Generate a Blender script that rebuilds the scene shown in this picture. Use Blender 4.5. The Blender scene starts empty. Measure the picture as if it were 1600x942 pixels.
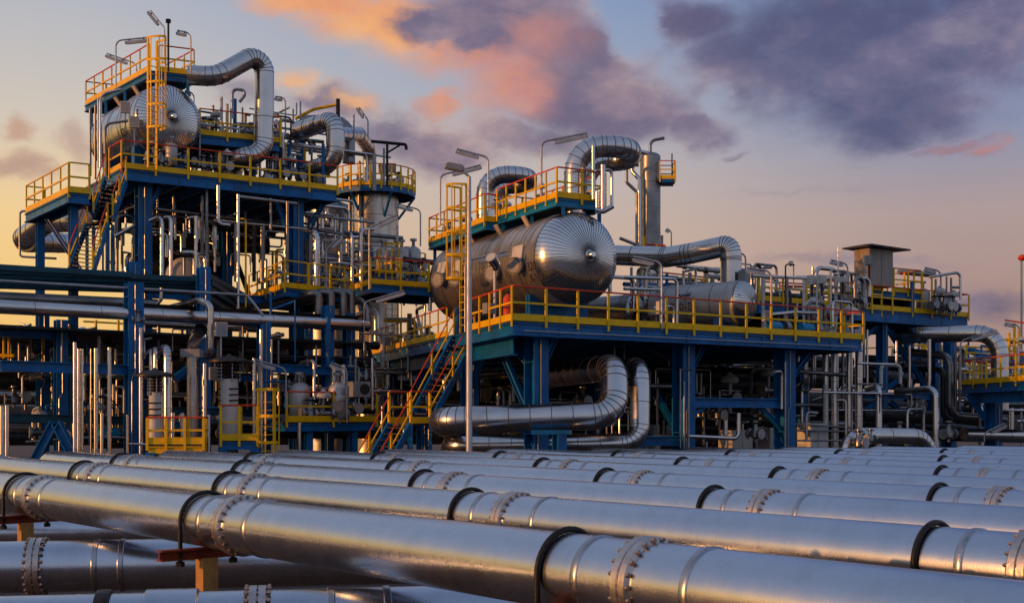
import bpy, math, random
from mathutils import Vector, Matrix
random.seed(7)
C = bpy.context.scene.collection
F, CX, HY, CZ = 1904.0, 800.0, 652.0, 2.75      # focal length and horizon of the photograph (in its pixels), eye height above ground
PI = math.pi
V3 = Vector
def P(px, py, Y): return V3(((px-CX)*Y/F, Y, CZ+(HY-py)*Y/F))          # the point seen at a photo pixel at a distance
def PZ(px, py, z): return P(px, py, (z-CZ)*F/(HY-py))                  # the same, at a known height
def GP(px, Y, z=0.0): return V3(((px-CX)*Y/F, Y, z))
U = V3((-.576, .817, 0)); VV = V3((.817, .576, 0))                     # the plant's two building axes

# ---------------------------------------------------------------- materials
MATS = {}
def newmat(name):
    m = bpy.data.materials.new(name); m.use_nodes = True
    nt = m.node_tree; b = nt.nodes['Principled BSDF']; MATS[name] = m
    return m, nt, b
def noise(nt, scale, detail=4, rough=.6, stretch=None, coord='Object'):
    tc = nt.nodes.new('ShaderNodeTexCoord'); n = nt.nodes.new('ShaderNodeTexNoise')
    n.inputs['Scale'].default_value = scale; n.inputs['Detail'].default_value = detail; n.inputs['Roughness'].default_value = rough
    src = tc.outputs[coord]
    if isinstance(stretch, Vector):                              # bands running round a drum: vary along its axis only
        d = nt.nodes.new('ShaderNodeVectorMath'); d.operation = 'DOT_PRODUCT'; nt.links.new(src, d.inputs[0]); d.inputs[1].default_value = stretch
        sx = nt.nodes.new('ShaderNodeSeparateXYZ'); nt.links.new(src, sx.inputs[0]); k = nt.nodes.new('ShaderNodeMath'); k.operation = 'MULTIPLY'; nt.links.new(sx.outputs[2], k.inputs[0]); k.inputs[1].default_value = .22
        cb = nt.nodes.new('ShaderNodeCombineXYZ'); nt.links.new(d.outputs['Value'], cb.inputs[0]); nt.links.new(k.outputs[0], cb.inputs[1]); src = cb.outputs[0]; stretch = None
    if stretch:
        mp = nt.nodes.new('ShaderNodeMapping'); mp.inputs['Scale'].default_value = stretch
        nt.links.new(src, mp.inputs[0]); src = mp.outputs[0]
    nt.links.new(src, n.inputs['Vector'])
    return n.outputs['Fac']
def ramp(nt, fac, stops):
    r = nt.nodes.new('ShaderNodeValToRGB'); e = r.color_ramp.elements
    while len(e) < len(stops): e.new(.5)
    for i, (p, c) in enumerate(stops):
        e[i].position = p; e[i].color = (c[0], c[1], c[2], 1) if not isinstance(c, (int, float)) else (c, c, c, 1)
    nt.links.new(fac, r.inputs[0]); return r.outputs[0]
def paint(name, c, rough=.45, metal=0.0, var=.25, scale=3.0, rv=.12, bump=0.0, bscale=8, dirt=None, dirt_at=(.55, .75), stretch=None):
    m, nt, b = newmat(name)
    n = noise(nt, scale, 5, .65, stretch)
    lo = [x*(1-var) for x in c]; hi = [min(1, x*(1+var)) for x in c]
    col = ramp(nt, n, [(.3, lo), (.7, hi)])
    if dirt:
        n2 = noise(nt, scale*.6, 6, .7, stretch or (1, 1, .35))
        mk = ramp(nt, n2, [(dirt_at[0], 0.0), (dirt_at[1], 1.0)])
        mx = nt.nodes.new('ShaderNodeMix'); mx.data_type = 'RGBA'
        nt.links.new(mk, mx.inputs[0]); nt.links.new(col, mx.inputs[6]); mx.inputs[7].default_value = (*dirt, 1)
        col = mx.outputs[2]
    nt.links.new(col, b.inputs['Base Color'])
    n3 = noise(nt, scale*2.3, 4, .6)
    nt.links.new(ramp(nt, n3, [(.25, max(.02, rough-rv)), (.75, min(1, rough+rv))]), b.inputs['Roughness'])
    b.inputs['Metallic'].default_value = metal
    if metal < .5: b.inputs['Specular IOR Level'].default_value = .25
    if bump:
        bp = nt.nodes.new('ShaderNodeBump'); bp.inputs['Strength'].default_value = bump; bp.inputs['Distance'].default_value = .05
        nt.links.new(noise(nt, bscale, 3, .5), bp.inputs['Height']); nt.links.new(bp.outputs[0], b.inputs['Normal'])
    return m
paint('clad', (.52, .52, .53), .24, 1.0, .12, .7, .06, .035, 1.3, dirt=(.40, .37, .33), dirt_at=(.5, .95))
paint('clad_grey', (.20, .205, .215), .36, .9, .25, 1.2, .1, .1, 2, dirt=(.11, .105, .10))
paint('clad_dark', (.035, .035, .037), .42, .45, .35, 1.2, .1, .1, 2.0, dirt=(.018, .016, .015))  # dark cladding, base colour lowered further to stand in for deep shade
paint('clad_stain', (.50, .465, .42), .30, .97, .2, .9, .08, .1, 1.2, dirt=(.28, .18, .10), dirt_at=(.48, .8), stretch=(1.6, 1.6, .25))
paint('clad_band', (.56, .51, .45), .37, .93, .22, 1.6, .07, .06, 1.2, dirt=(.30, .19, .10), dirt_at=(.47, .72), stretch=Vector((-.465, .885, 0)))
paint('clad_matte', (.40, .40, .40), .48, .55, .15, 1.5, .08, .05, 2, dirt=(.28, .26, .24))
paint('clad_head', (.62, .62, .62), .20, 1.0, .1, 1.0, .05, .03, 2.0)
paint('seam', (.10, .10, .10), .5, .7, .3)
paint('steel_pipe', (.46, .51, .59), .27, 1.0, .05, 1.6, .04, .025, 70, dirt=(.38, .42, .48), dirt_at=(.5, .85), stretch=(2.2, 2.2, .6))
paint('ring_steel', (.34, .36, .40), .33, 1.0, .2, 8)
paint('flange_steel', (.42, .41, .41), .38, .95, .2, 6, .1, .1, 20, dirt=(.34, .24, .19), dirt_at=(.5, .85))
paint('bolt_rust', (.34, .26, .21), .42, .85, .4, 30)
paint('clamp_black', (.016, .015, .015), .42, .3, .4, 9, .1, .15, 30, dirt=(.05, .03, .02))
paint('rust_beam', (.20, .035, .012), .6, .1, .35, 6, .1, .2, 20, dirt=(.09, .02, .01))
paint('ochre_post', (.42, .22, .07), .6, .1, .3, 5, .1, .15, 18, dirt=(.2, .08, .03))
paint('blue', (.002, .108, .31), .42, 0, .3, 1.4, .12, .08, 10, dirt=(.006, .065, .15), dirt_at=(.5, .72))
paint('blue_pale', (.005, .19, .38), .45, 0, .25, 1.6, .1, .08, 10, dirt=(.02, .08, .13))
paint('tray', (.012, .065, .10), .5, .3, .3, 1.6, .1, .1, 10, dirt=(.03, .05, .06))
paint('yellow', (.74, .43, .004), .45, 0, .14, 3, .1, .04, 16, dirt=(.48, .26, .01), dirt_at=(.62, .9))
paint('red', (.55, .05, .012), .45, 0, .22, 3)
paint('galv', (.30, .31, .33), .40, .8, .2, 4, .1, .1, 14)
paint('pole_grey', (.42, .43, .46), .45, .4, .15, 2)
paint('dark_steel', (.02, .021, .024), .5, .4, .4, 3)
paint('grating', (.02, .026, .034), .6, .5, .4, 6)
paint('box_white', (.50, .50, .48), .5, 0, .15, 2, dirt=(.34, .31, .27))
paint('box_grey', (.22, .23, .24), .5, .1, .2, 2, dirt=(.13, .12, .11))
paint('lens', (.45, .45, .42), .2, 0, .1, 2)
paint('lettering', (.012, .012, .014), .6, 0, .2)
paint('roof_dark', (.05, .05, .055), .6, .2, .3)
paint('cabin', (.27, .235, .20), .55, 0, .2, 2, dirt=(.16, .11, .075), dirt_at=(.48, .75), stretch=(1.5, 1.5, .3))
paint('beige', (.42, .36, .28), .45, 0, .2, 2, dirt=(.26, .2, .14))
def ground_mat():
    m, nt, b = newmat('ground_dirt')
    n = noise(nt, .8, 8, .65); n2 = noise(nt, 30, 4, .7)
    col = ramp(nt, n, [(.3, (.045, .035, .035)), (.6, (.075, .058, .055)), (.8, (.10, .082, .07))])
    nt.links.new(col, b.inputs['Base Color']); b.inputs['Roughness'].default_value = .9
    bp = nt.nodes.new('ShaderNodeBump'); bp.inputs['Strength'].default_value = .5; bp.inputs['Distance'].default_value = .03
    nt.links.new(n2, bp.inputs['Height']); nt.links.new(bp.outputs[0], b.inputs['Normal'])
ground_mat()

# ---------------------------------------------------------------- mesh builder
class MB:
    def __init__(s): s.v, s.f, s.m, s.s = [], [], [], []
    def add(s, vs, fs, mi=0, sm=False):
        o = len(s.v); s.v += [tuple(v) for v in vs]
        for f in fs: s.f.append([i+o for i in f]); s.m.append(mi); s.s.append(sm)
    def box(s, c, sz, ax=None, mi=0):
        c = V3(c); ax = ax or (V3((1, 0, 0)), V3((0, 1, 0)), V3((0, 0, 1)))
        h = [a*(k/2) for a, k in zip(ax, sz)]
        vs = [c+h[0]*i+h[1]*j+h[2]*k for i in (-1, 1) for j in (-1, 1) for k in (-1, 1)]
        s.add(vs, [(0, 1, 3, 2), (4, 6, 7, 5), (0, 4, 5, 1), (2, 3, 7, 6), (0, 2, 6, 4), (1, 5, 7, 3)], mi); return s
    def bar(s, a, b, w, h, mi=0, up=V3((0, 0, 1))):
        a, b = V3(a), V3(b); d = (b-a); L = d.length
        if L < 1e-6: return s
        d /= L; side = d.cross(up)
        if side.length < 1e-3: side = d.cross(V3((1, 0, 0)) if abs(d.x) < .9 else V3((0, 1, 0)))
        side.normalize(); u = side.cross(d)
        return s.box((a+b)/2, (L, w, h), (d, side, u), mi)
    def ibeam(s, a, b, w, h, t=None, mi=0, up=V3((0, 0, 1))):
        a, b = V3(a), V3(b); d = (b-a).normalized(); t = t or h*.09
        side = d.cross(up)
        if side.length < 1e-3: side = V3(VV)
        side.normalize(); u = side.cross(d)
        s.bar(a+u*(h/2-t/2), b+u*(h/2-t/2), w, t, mi, u); s.bar(a-u*(h/2-t/2), b-u*(h/2-t/2), w, t, mi, u)
        s.bar(a, b, t, h-2*t, mi, u); return s
    def prism(s, poly, z0, z1, mi=0):
        n = len(poly); vs = [(p[0], p[1], z0) for p in poly]+[(p[0], p[1], z1) for p in poly]
        s.add(vs, [tuple(range(n))[::-1], tuple(range(n, 2*n))]+[(i, (i+1) % n, (i+1) % n+n, i+n) for i in range(n)], mi); return s
    def lathe(s, o, d, prof, n=24, mi=0, sm=True, ph=0.0):
        o, d = V3(o), V3(d).normalized()
        x = d.cross(V3((0, 0, 1)))
        if x.length < 1e-3: x = V3((1, 0, 0))
        x.normalize(); y = d.cross(x); vs, fs = [], []
        for (h, r) in prof:
            for k in range(n):
                a = 2*PI*k/n+ph; vs.append(o+d*h+(x*math.cos(a)+y*math.sin(a))*max(r, 1e-4))
        for i in range(len(prof)-1):
            for k in range(n):
                a, b = i*n+k, i*n+(k+1) % n; fs.append((a, b, b+n, a+n))
        s.add(vs, fs, mi, sm)
        s.add(vs[:n], [tuple(range(n))[::-1]], mi); s.add(vs[-n:], [tuple(range(n))], mi); return s
    def cyl(s, a, b, r, n=16, mi=0, r2=None, sm=True):
        a, b = V3(a), V3(b); L = (b-a).length
        return s.lathe(a, b-a, [(0, r), (L, r if r2 is None else r2)], n, mi, sm)
    def tube(s, pts, r, bend=None, n=14, mi=0, bands=0.0, bmi=1, segs=6, gores=True, cap=True, bw=.018):
        pts = [V3(p) for p in pts]; bend = r*3 if bend is None else bend
        path, el = [pts[0]], [0]
        for i in range(1, len(pts)-1):
            p, a, b = pts[i], (pts[i-1]-pts[i]), (pts[i+1]-pts[i]); la, lb = a.length, b.length
            a, b = a.normalized(), b.normalized(); ang = a.angle(b)
            if ang > PI-.02: path.append(p); el.append(0); continue
            R = min(bend, min(la, lb)*.499*math.tan(ang/2)); t = R/math.tan(ang/2)
            c = p+(a+b).normalized()*(R/math.sin(ang/2)); s0 = p+a*t-c; s1 = p+b*t-c; sw = s0.angle(s1)
            k = max(2, int(round(segs*sw/(PI/2))))
            for j in range(k+1):
                q = j/k; path.append(c+(s0*math.sin((1-q)*sw)+s1*math.sin(q*sw))/math.sin(sw)); el.append(1)
        path.append(pts[-1]); el.append(0)
        T = []
        for i in range(len(path)):
            a = path[max(i-1, 0)]; b = path[min(i+1, len(path)-1)]
            d0 = (path[i]-a).normalized() if i else (b-path[i]).normalized(); d1 = (b-path[i]).normalized() if i < len(path)-1 else d0
            T.append((d0+d1).normalized())
        x = T[0].cross(V3((0, 0, 1)))
        if x.length < .05: x = T[0].cross(V3((1, 0, 0)))
        x.normalize(); vs, fs, fr = [], [], []
        for i, p in enumerate(path):
            if i: x = (x-T[i]*x.dot(T[i])).normalized()
            y = T[i].cross(x); fr.append((x.copy(), y))
            for k in range(n):
                a = 2*PI*k/n; vs.append(p+(x*math.cos(a)+y*math.sin(a))*r)
        for i in range(len(path)-1):
            for k in range(n):
                a, b = i*n+k, i*n+(k+1) % n; fs.append((a, b, b+n, a+n))
        s.add(vs, fs, mi, True)
        if cap: s.add(vs[:n], [tuple(range(n))[::-1]], mi); s.add(vs[-n:], [tuple(range(n))], mi)
        def band(p, d): s.lathe(p-d*bw/2, d, [(0, r*1.001), (.001, r*1.02), (bw, r*1.02), (bw+.001, r*1.001)], n, bmi, True)
        if bands:
            if gores:
                for i in range(len(path)):
                    if el[i]: band(path[i], T[i])
            for i in range(len(path)-1):
                L = (path[i+1]-path[i]).length
                if L > bands*.7:
                    q = max(1, int(round(L/bands))); d = (path[i+1]-path[i])/L
                    for j in range(1, q): band(path[i]+d*(L*j/q), d)
        return s
    def build(s, name, mats, parent=None):
        me = bpy.data.meshes.new(name); me.from_pydata(s.v, [], s.f)
        for m in ([mats] if isinstance(mats, str) else mats): me.materials.append(MATS[m])
        me.polygons.foreach_set('material_index', s.m); me.polygons.foreach_set('use_smooth', s.s); me.update()
        if any(s.s): me.set_sharp_from_angle(angle=.75)
        o = bpy.data.objects.new(name, me); C.objects.link(o)
        if parent is not None: o.parent = parent; o.matrix_parent_inverse = Matrix.Translation(-parent.location) @ Matrix.Identity(4)
        return o
ALL = []
def tag(o, label, cat, group=None, kind=None):
    if label: o['label'] = label
    if cat: o['category'] = cat
    if group: o['group'] = group
    if kind: o['kind'] = kind
    ALL.append(o); return o
def thing(name, label, cat, loc, group=None):
    o = bpy.data.objects.new(name, None); C.objects.link(o); o.location = loc; o.empty_display_size = .2
    return tag(o, label, cat, group)
ORD = 'first second third fourth fifth sixth seventh eighth ninth tenth eleventh twelfth thirteenth fourteenth fifteenth sixteenth seventeenth eighteenth nineteenth twentieth'.split()
def copy_thing(o, loc, label=None, group=None, rotz=None):       # a copy of a thing with its parts and sub-parts
    c = o.copy(); C.objects.link(c); c.location = loc
    if rotz is not None: c.rotation_euler = (0, 0, rotz)
    if label: c['label'] = label
    if group: c['group'] = group
    ALL.append(c)
    for ch in o.children:
        d = ch.copy(); C.objects.link(d); d.parent = c; d.matrix_parent_inverse = ch.matrix_parent_inverse.copy()
        for g in ch.children:
            e = g.copy(); C.objects.link(e); e.parent = d; e.matrix_parent_inverse = g.matrix_parent_inverse.copy()
    return c

# ---------------------------------------------------------------- kit of parts
def pipe(label, pts, w, mat='clad', name='pipe', cat='pipe', bend=None, bands=1.2, n=14, group=None, flanges=(), bendk=None, seam=True):
    """pts: (photo x, photo y, distance); w: apparent diameter in photo pixels at the first point"""
    q = [P(*p) for p in pts]; r = w*pts[0][2]/F/2
    m = MB().tube(q, r, bend=bend if bend is not None else r*(bendk or 3), n=n, bands=bands if seam else 0, bw=max(.012, min(.03, r*.07)))
    o = m.build(name, [mat, 'seam']); tag(o, label, cat, group)
    for i, d in flanges:
        a = q[i]; b = q[i+1] if i < len(q)-1 else q[i-1]; dd = (b-a).normalized()
        MB().lathe(a+dd*d, dd, [(0, r), (.001, r*1.45), (.05, r*1.45), (.06, r*1.35), (.061, r*1.45), (.11, r*1.45), (.111, r)], 18).build('flange', 'galv', o)
    return o
def railing(root, pts, h=1.1, step=1.6, top='red', toe=True, end_posts=True, rr=.024, pw=.085, ext=.2, closed=False):
    pts = [V3(p) for p in pts]; m = MB(); up = V3((0, 0, 1))
    segs = list(zip(pts, pts[1:]+([pts[0]] if closed else [])))
    if not closed: segs = segs[:len(pts)-1]
    for a, b in segs:
        m.bar(a+up*h*.52, b+up*h*.52, .045, .065)
    ro = m.build('railing', 'yellow', root)
    if toe:
        m = MB()
        for a, b in segs: m.bar(a+up*.11, b+up*.11, .014, .22)
        m.build('toe_board', 'yellow', ro)
    t = MB()
    t.tube(([p+up*h for p in pts]+([pts[0]+up*h] if closed else [])), rr*1.25, bend=.08, n=8)
    t.build('top_rail', top, ro)
    done = []
    for a, b in segs:
        L = (b-a).length; k = max(1, int(round(L/step)))
        for j in range(k+1):
            p = a+(b-a)*(j/k)
            if any((p-q).length < .3 for q in done): continue
            done.append(p); d = (b-a); d.z = 0
            if d.length < 1e-4: continue
            d.normalize(); sd = d.cross(up)
            x = MB().box(p+up*((h-ext)/2-.01)+sd*.03, (pw, pw*.55, h+ext-.02), (d, sd, up)); x.build('post', 'yellow', ro)
    return ro
def deck(name, label, cat, poly, z, rails=(), th=.32, joists=None, step=1.6, top='red', mat='blue', h=1.1, group=None, cut=0):
    """a steel platform: grating plate, edge beams, joists; rails: lists of 3-D points along the edge"""
    n = len(poly); cx = sum(p[0] for p in poly)/n; cy = sum(p[1] for p in poly)/n
    root = thing(name, label, cat, (cx, cy, z-th), group)
    MB().prism([(p[0], p[1]) for p in poly], z-.06, z).build('floor_plate', 'grating', root)
    for i in range(n):
        a, b = V3((poly[i][0], poly[i][1], z-th/2-.063)), V3((poly[(i+1) % n][0], poly[(i+1) % n][1], z-th/2-.063))
        c = V3((cx, cy, z-th/2-.063)); ina = (c-a).normalized()*.06; inb = (c-b).normalized()*.06
        MB().ibeam(a+ina, b+inb, .16, th, .035).build('edge_beam', mat, root)
    if joists and n == 4:
        for j in range(1, joists):
            t = j/joists
            a = V3(poly[0]).to_2d().lerp(V3(poly[1]).to_2d(), t); b = V3(poly[3]).to_2d().lerp(V3(poly[2]).to_2d(), t)
            MB().ibeam((a.x, a.y, z-th/2-.1), (b.x, b.y, z-th/2-.1), .14, th*.9, .03).build('joist', mat, root)
    for r in rails: railing(root, [V3((p[0], p[1], z)) for p in r], h=h, step=step, top=top)
    return root
def column(root, x, y, z0, z1, s=.45, mat='blue', name='column', ax=None):
    a = ax or V3(VV); b = V3((-a.y, a.x, 0)); m = MB(); c = V3((x, y, (z0+z1)/2)); t = s*.1; L = z1-z0; up = V3((0, 0, 1))
    m.box(c+b*(s/2-t/2), (s, t, L), (a, b, up)); m.box(c-b*(s/2-t/2), (s, t, L), (a, b, up)); m.box(c, (t, s-2*t, L), (a, b, up))
    m.box(V3((x, y, z0+.015)), (s*1.5, s*1.5, .03), (a, b, up))
    zz = z0+2.2
    while zz < z1-.5:                                   # web stiffeners and a bolted splice
        m.box(V3((x, y, zz)), (s*.92, s-2*t-.006, .03), (a, b, up)); zz += 2.4
    zs = z0+L*.62
    for q in (-1, 1):
        m.box(V3((x, y, zs))+b*(q*(s/2+.012)), (s*.8, .022, .55), (a, b, up))
        for i in (-1, 1):
            for j in (-2, -1, 1, 2): m.box(V3((x, y, zs+j*.1))+b*(q*(s/2+.033))+a*(i*s*.25), (.04, .022, .04), (a, b, up))
    o = m.build(name, mat, root)
    if s >= .4:
        k = V3((x, y, 0))-b*(s/2+.045)-a*(s*.3)
        MB().tube([k+up*z0, k+up*(z0+L*.55), k+a*.12+up*(z0+L*.58), k+a*.12+up*(z1-.1)], .024, bend=.1, n=8).build('conduit', 'clad_grey', o)
    return o
def brace(root, a, b, s=.2, mat='blue', name='brace'): return MB().ibeam(a, b, s, s, s*.12).build(name, mat, root)
def ladder(label, base, top, face, cage_from=None, w=.5, name='caged_ladder', cat='ladder', above=0.9, mat='yellow', step=.3):
    """base, top: 3-D points on the wall side; face: horizontal direction away from what it leans on"""
    base, top = V3(base), V3(top); f = V3(face).normalized(); sd = f.cross(V3((0, 0, 1))); up = V3((0, 0, 1))
    root = thing(name, label, cat, base); H = top.z-base.z
    for s in (-1, 1): MB().box(base+sd*(s*w/2)+up*((H+above)/2), (.05, .085, H+above), (sd, f, up)).build('side_rail', mat, root)
    m = MB(); z = .2
    while z < H: m.bar(base+sd*(-w/2)+up*z, base+sd*(w/2)+up*z, .03, .03); z += step
    m.build('rung', mat, root)['kind'] = 'stuff'
    if cage_from is not None:
        R = .38; zs = []; z = cage_from; zs = [cage_from+(H+above-cage_from)*k/max(1, round((H+above-cage_from)/1.0)) for k in range(max(1, round((H+above-cage_from)/1.0))+1)]
        arc = [base+sd*(w/2+.0)*math.cos(t)*1.35+f*(R*1.9)*math.sin(t) for t in [PI*k/10 for k in range(11)]]
        for zz in zs:
            h = MB()
            for a, b in zip(arc, arc[1:]): h.bar(a+up*zz, b+up*zz, .012, .09)
            h.build('cage_hoop', mat, root)
        for k in (1, 3, 5, 7, 9): MB().box(arc[k]+up*((cage_from+H+above)/2), (.05, .014, H+above-cage_from), ((arc[k+1]-arc[k-1]).normalized(), up.cross((arc[k+1]-arc[k-1]).normalized()), up)).build('cage_bar', mat, root)
    return root
def stair(root, a0, a1, b0, b1, n, rail='red', h=1.0):
    """a0,a1 top left/right, b0,b1 bottom left/right"""
    a0, a1, b0, b1 = map(V3, (a0, a1, b0, b1)); up = V3((0, 0, 1))
    for p, q in ((a0, b0), (a1, b1)):
        MB().bar(p, q, .06, .26).build('stringer', 'blue', root)
        r = MB(); r.tube([p+up*h, q+up*h], .023, n=8); ro = r.build('handrail', rail, root)
        MB().bar(p+up*h*.5, q+up*h*.5, .035, .045).build('mid_rail', 'yellow', ro)
        k = max(2, int((p-q).length/1.4))
        for j in range(k+1):
            c = p.lerp(q, j/k); MB().box(c+up*h/2, (.055, .055, h), (VV, U, up)).build('post', 'yellow', ro)
    for j in range(n):
        t = (j+.5)/n; l, r = a0.lerp(b0, t), a1.lerp(b1, t)
        MB().bar(l, r, .24, .035).build('tread', 'dark_steel', root)
def lamp(label, base, top, reach, base_y, L=None, rise=.25, w=4, name='floodlight', group='floodlights on bent poles', mat='galv', drop=0):
    """base, top: photo points of the pole foot and of the bend; reach: photo x,y of the arm's far end; all at one distance"""
    Y = base_y; b = P(base[0], base[1], Y); t = P(top[0], top[1], Y); e = P(reach[0], reach[1], Y*(reach[2] if len(reach) > 2 else 1)); r = max(.03, w*Y/F/2)
    root = thing(name, label, 'floodlight', b, group)
    MB().tube([b, t, e], r, bend=.28, n=10).build('pole', mat, root)
    d = (e-t); n = d.normalized(); up = (V3((0, 0, 1))-n*n.z).normalized(); sd = n.cross(up); LL = d.length
    s0 = t+n*LL*.28-up*.13; s1 = e+n*.02-up*.13
    hs = MB(); hs.bar(s0, s1, .13, .085, 0, up); hs.bar(s0+up*.055, s1+up*.055, .07, .03, 0, up)
    ho = hs.build('lamp_housing', 'galv', root)
    MB().bar(s0+n*.08-up*.052, s1-n*.08-up*.052, .10, .02, 0, up).build('diffuser', 'lens', ho)
    k = MB(); k.bar(s0.lerp(s1, .2)+up*.05, s0.lerp(s1, .2)+up*.16, .05, .05); k.bar(s0.lerp(s1, .8)+up*.05, s0.lerp(s1, .8)+up*.16, .05, .05); k.build('bracket', 'dark_steel', root)
    return root
def headprof(r, d, n=9):   # bulging end of a vessel
    return [(d*math.sin(PI/2*k/n), r*math.cos(PI/2*k/n)) for k in range(n+1)]
def vessel(name, label, a, b, r, mat, hmat, seg=48, bulge=.45, bands=(), seams=60, supports=(), sz=0, boss=True, rear=True):
    """a horizontal drum from its front tangent point a to its rear tangent point b"""
    a, b = V3(a), V3(b); d = (b-a).normalized(); L = (b-a).length
    root = thing(name, label, 'pressure vessel', V3((((a+b)/2).x, ((a+b)/2).y, sz)))
    m = MB(); m.lathe(a, d, [(0, r), (L, r)], seg, 0, True)
    for t, w in bands: m.lathe(a+d*(L*t), d, [(0, r), (.002, r*1.018), (w, r*1.018), (w+.002, r)], seg, 0, True)
    k = 1.0
    while k < L-.3: m.lathe(a+d*k, d, [(0, r), (.001, r*1.004), (.03, r*1.004), (.031, r)], seg, 1, True); k += 1.05
    m.build('shell', [mat, 'seam'], root)
    for (o, dd, nm) in ((a, -d, 'front_head'), (b, d, 'rear_head')):
        if nm == 'rear_head' and not rear: continue
        h = MB(); h.lathe(o, dd, headprof(r*1.004, r*bulge, 10), seams, 0, False)
        for i_ in range(len(h.v)):
            k_ = i_ % seams
            if i_ < seams*11 and i_ >= seams: h.v[i_] = tuple(V3(h.v[i_])+dd*(r*.0016*math.sin(k_*2.399)))
        x = dd.cross(V3((0, 0, 1))).normalized(); y = dd.cross(x); pr = headprof(r*1.007, r*bulge+.012, 14)[:-1]
        for q in range(seams):
            an = 2*PI*q/seams; rad = x*math.cos(an)+y*math.sin(an); tn = dd.cross(rad)
            for (h0, r0), (h1, r1) in zip(pr, pr[1:]):
                wd = .008
                p0, p1 = o+dd*h0+rad*r0, o+dd*h1+rad*r1
                h.add([p0-tn*wd, p0+tn*wd, p1+tn*wd, p1-tn*wd], [(0, 1, 2, 3)], 1)
        h.lathe(o-dd*.03, dd, [(0, r), (.002, r*1.008), (.05, r*1.008), (.052, r)], seg, 1, True)
        ho = h.build(nm, [hmat, 'seam'], root)
        if boss and nm == 'front_head':
            MB().lathe(o+dd*(r*bulge-.06), dd, [(0, .2), (.05, .18), (.08, .14), (.26, .13), (.31, .09), (.31, .01)], 20).build('end_boss', hmat, ho)
    for t in supports:
        c = a+d*(L*t); bz = sz; w = r*1.5
        MB().box(V3((c.x, c.y, (c.z-r*.75+bz)/2)), (.35, w, c.z-r*.75-bz), (d, d.cross(V3((0, 0, 1))), V3((0, 0, 1)))).build('saddle', 'blue', root)
    return root, d
def nozzle(root, c, dirn, r, L=.35, name='manway'):
    d = V3(dirn).normalized(); m = MB(); m.cyl(c-d*.2, c+d*L, r*.78, 20)
    m.lathe(c+d*L, d, [(0, r*.78), (.001, r), (.05, r), (.055, r*.96), (.056, r), (.10, r), (.101, 0)], 24)
    o = m.build(name, 'box_grey', root)
    x = d.cross(V3((0, 0, 1))).normalized(); y = d.cross(x); b = MB()
    for k in range(18):
        p = c+d*(L+.1)+(x*math.cos(2*PI*k/18)+y*math.sin(2*PI*k/18))*r*.86; b.cyl(p-d*.14, p+d*.035, r*.075, 6)
    b.build('bolt', 'dark_steel', o)['kind'] = 'stuff'
    return o
def lettering(root, text, size, origin, axis, cdir, r):
    """writing wrapped round a drum: origin on the drum's axis, cdir the outward direction at the text's middle"""
    cu = bpy.data.curves.new('lettering', 'FONT'); cu.body = text; cu.size = size; cu.align_x = 'CENTER'; cu.align_y = 'CENTER'; cu.resolution_u = 2
    t = bpy.data.objects.new('lettering', cu); C.objects.link(t); bpy.context.view_layer.update()
    me = bpy.data.meshes.new_from_object(t.evaluated_get(bpy.context.evaluated_depsgraph_get())); bpy.data.objects.remove(t)
    ax = V3(axis).normalized(); cd = (V3(cdir)-ax*V3(cdir).dot(ax)).normalized(); up = ax.cross(cd)
    if up.z < 0: up = -up
    for v in me.vertices:
        an = v.co.y/r; p = V3(origin)+ax*v.co.x+(cd*math.cos(an)+up*math.sin(an))*(r*1.008); v.co = p
    me.materials.clear(); me.materials.append(MATS['lettering'])
    o = bpy.data.objects.new('lettering', me); C.objects.link(o); o.parent = root; o.matrix_parent_inverse = Matrix.Translation(-root.location)
    return o
# ---------------------------------------------------------------- camera, sun, sky
sc = bpy.context.scene
cam = bpy.data.cameras.new('camera'); co = bpy.data.objects.new('camera', cam); C.objects.link(co)
co.location = (0, 0, CZ); co.rotation_euler = (PI/2, 0, 0); cam.sensor_width = 36; cam.lens = 36*F/1600; cam.shift_y = (HY-471)/1600
cam.clip_start = .1; cam.clip_end = 3000; sc.camera = co
sc.view_settings.view_transform = 'Standard'; sc.view_settings.look = 'None'; sc.view_settings.exposure = 0; sc.view_settings.gamma = 1; sc.view_settings.use_curve_mapping = False
SUN_AZ, SUN_EL = math.radians(-117), math.radians(7)          # clockwise from +Y
sd = V3((math.sin(SUN_AZ)*math.cos(SUN_EL), math.cos(SUN_AZ)*math.cos(SUN_EL), math.sin(SUN_EL)))
sl = bpy.data.lights.new('sun', 'SUN'); sl.energy = 2.8; sl.angle = math.radians(.6); sl.color = (1, .40, .11)
so = bpy.data.objects.new('sun', sl); C.objects.link(so); so.rotation_euler = sd.to_track_quat('Z', 'Y').to_euler(); so.location = (-60, 0, 40)
w = bpy.data.worlds.new('World'); sc.world = w; w.use_nodes = True; nt = w.node_tree; nt.nodes.clear()
N = lambda t: nt.nodes.new(t); Lk = nt.links.new
def srgb(r, g, b): return tuple(((c/255+.055)/1.055)**2.4 if c > 10 else c/255/12.92 for c in (r, g, b))
def mth(op, a, b=None, c=None, clamp=False):
    n = N('ShaderNodeMath'); n.operation = op; n.use_clamp = clamp
    for i, v in enumerate((a, b, c)):
        if v is None: continue
        if isinstance(v, (int, float)): n.inputs[i].default_value = v
        else: Lk(v, n.inputs[i])
    return n.outputs[0]
def vm(op, a, b=None):
    n = N('ShaderNodeVectorMath'); n.operation = op
    for i, v in enumerate((a, b)):
        if v is None: continue
        if isinstance(v, tuple): n.inputs[i].default_value = v
        else: Lk(v, n.inputs[i])
    return n
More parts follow.
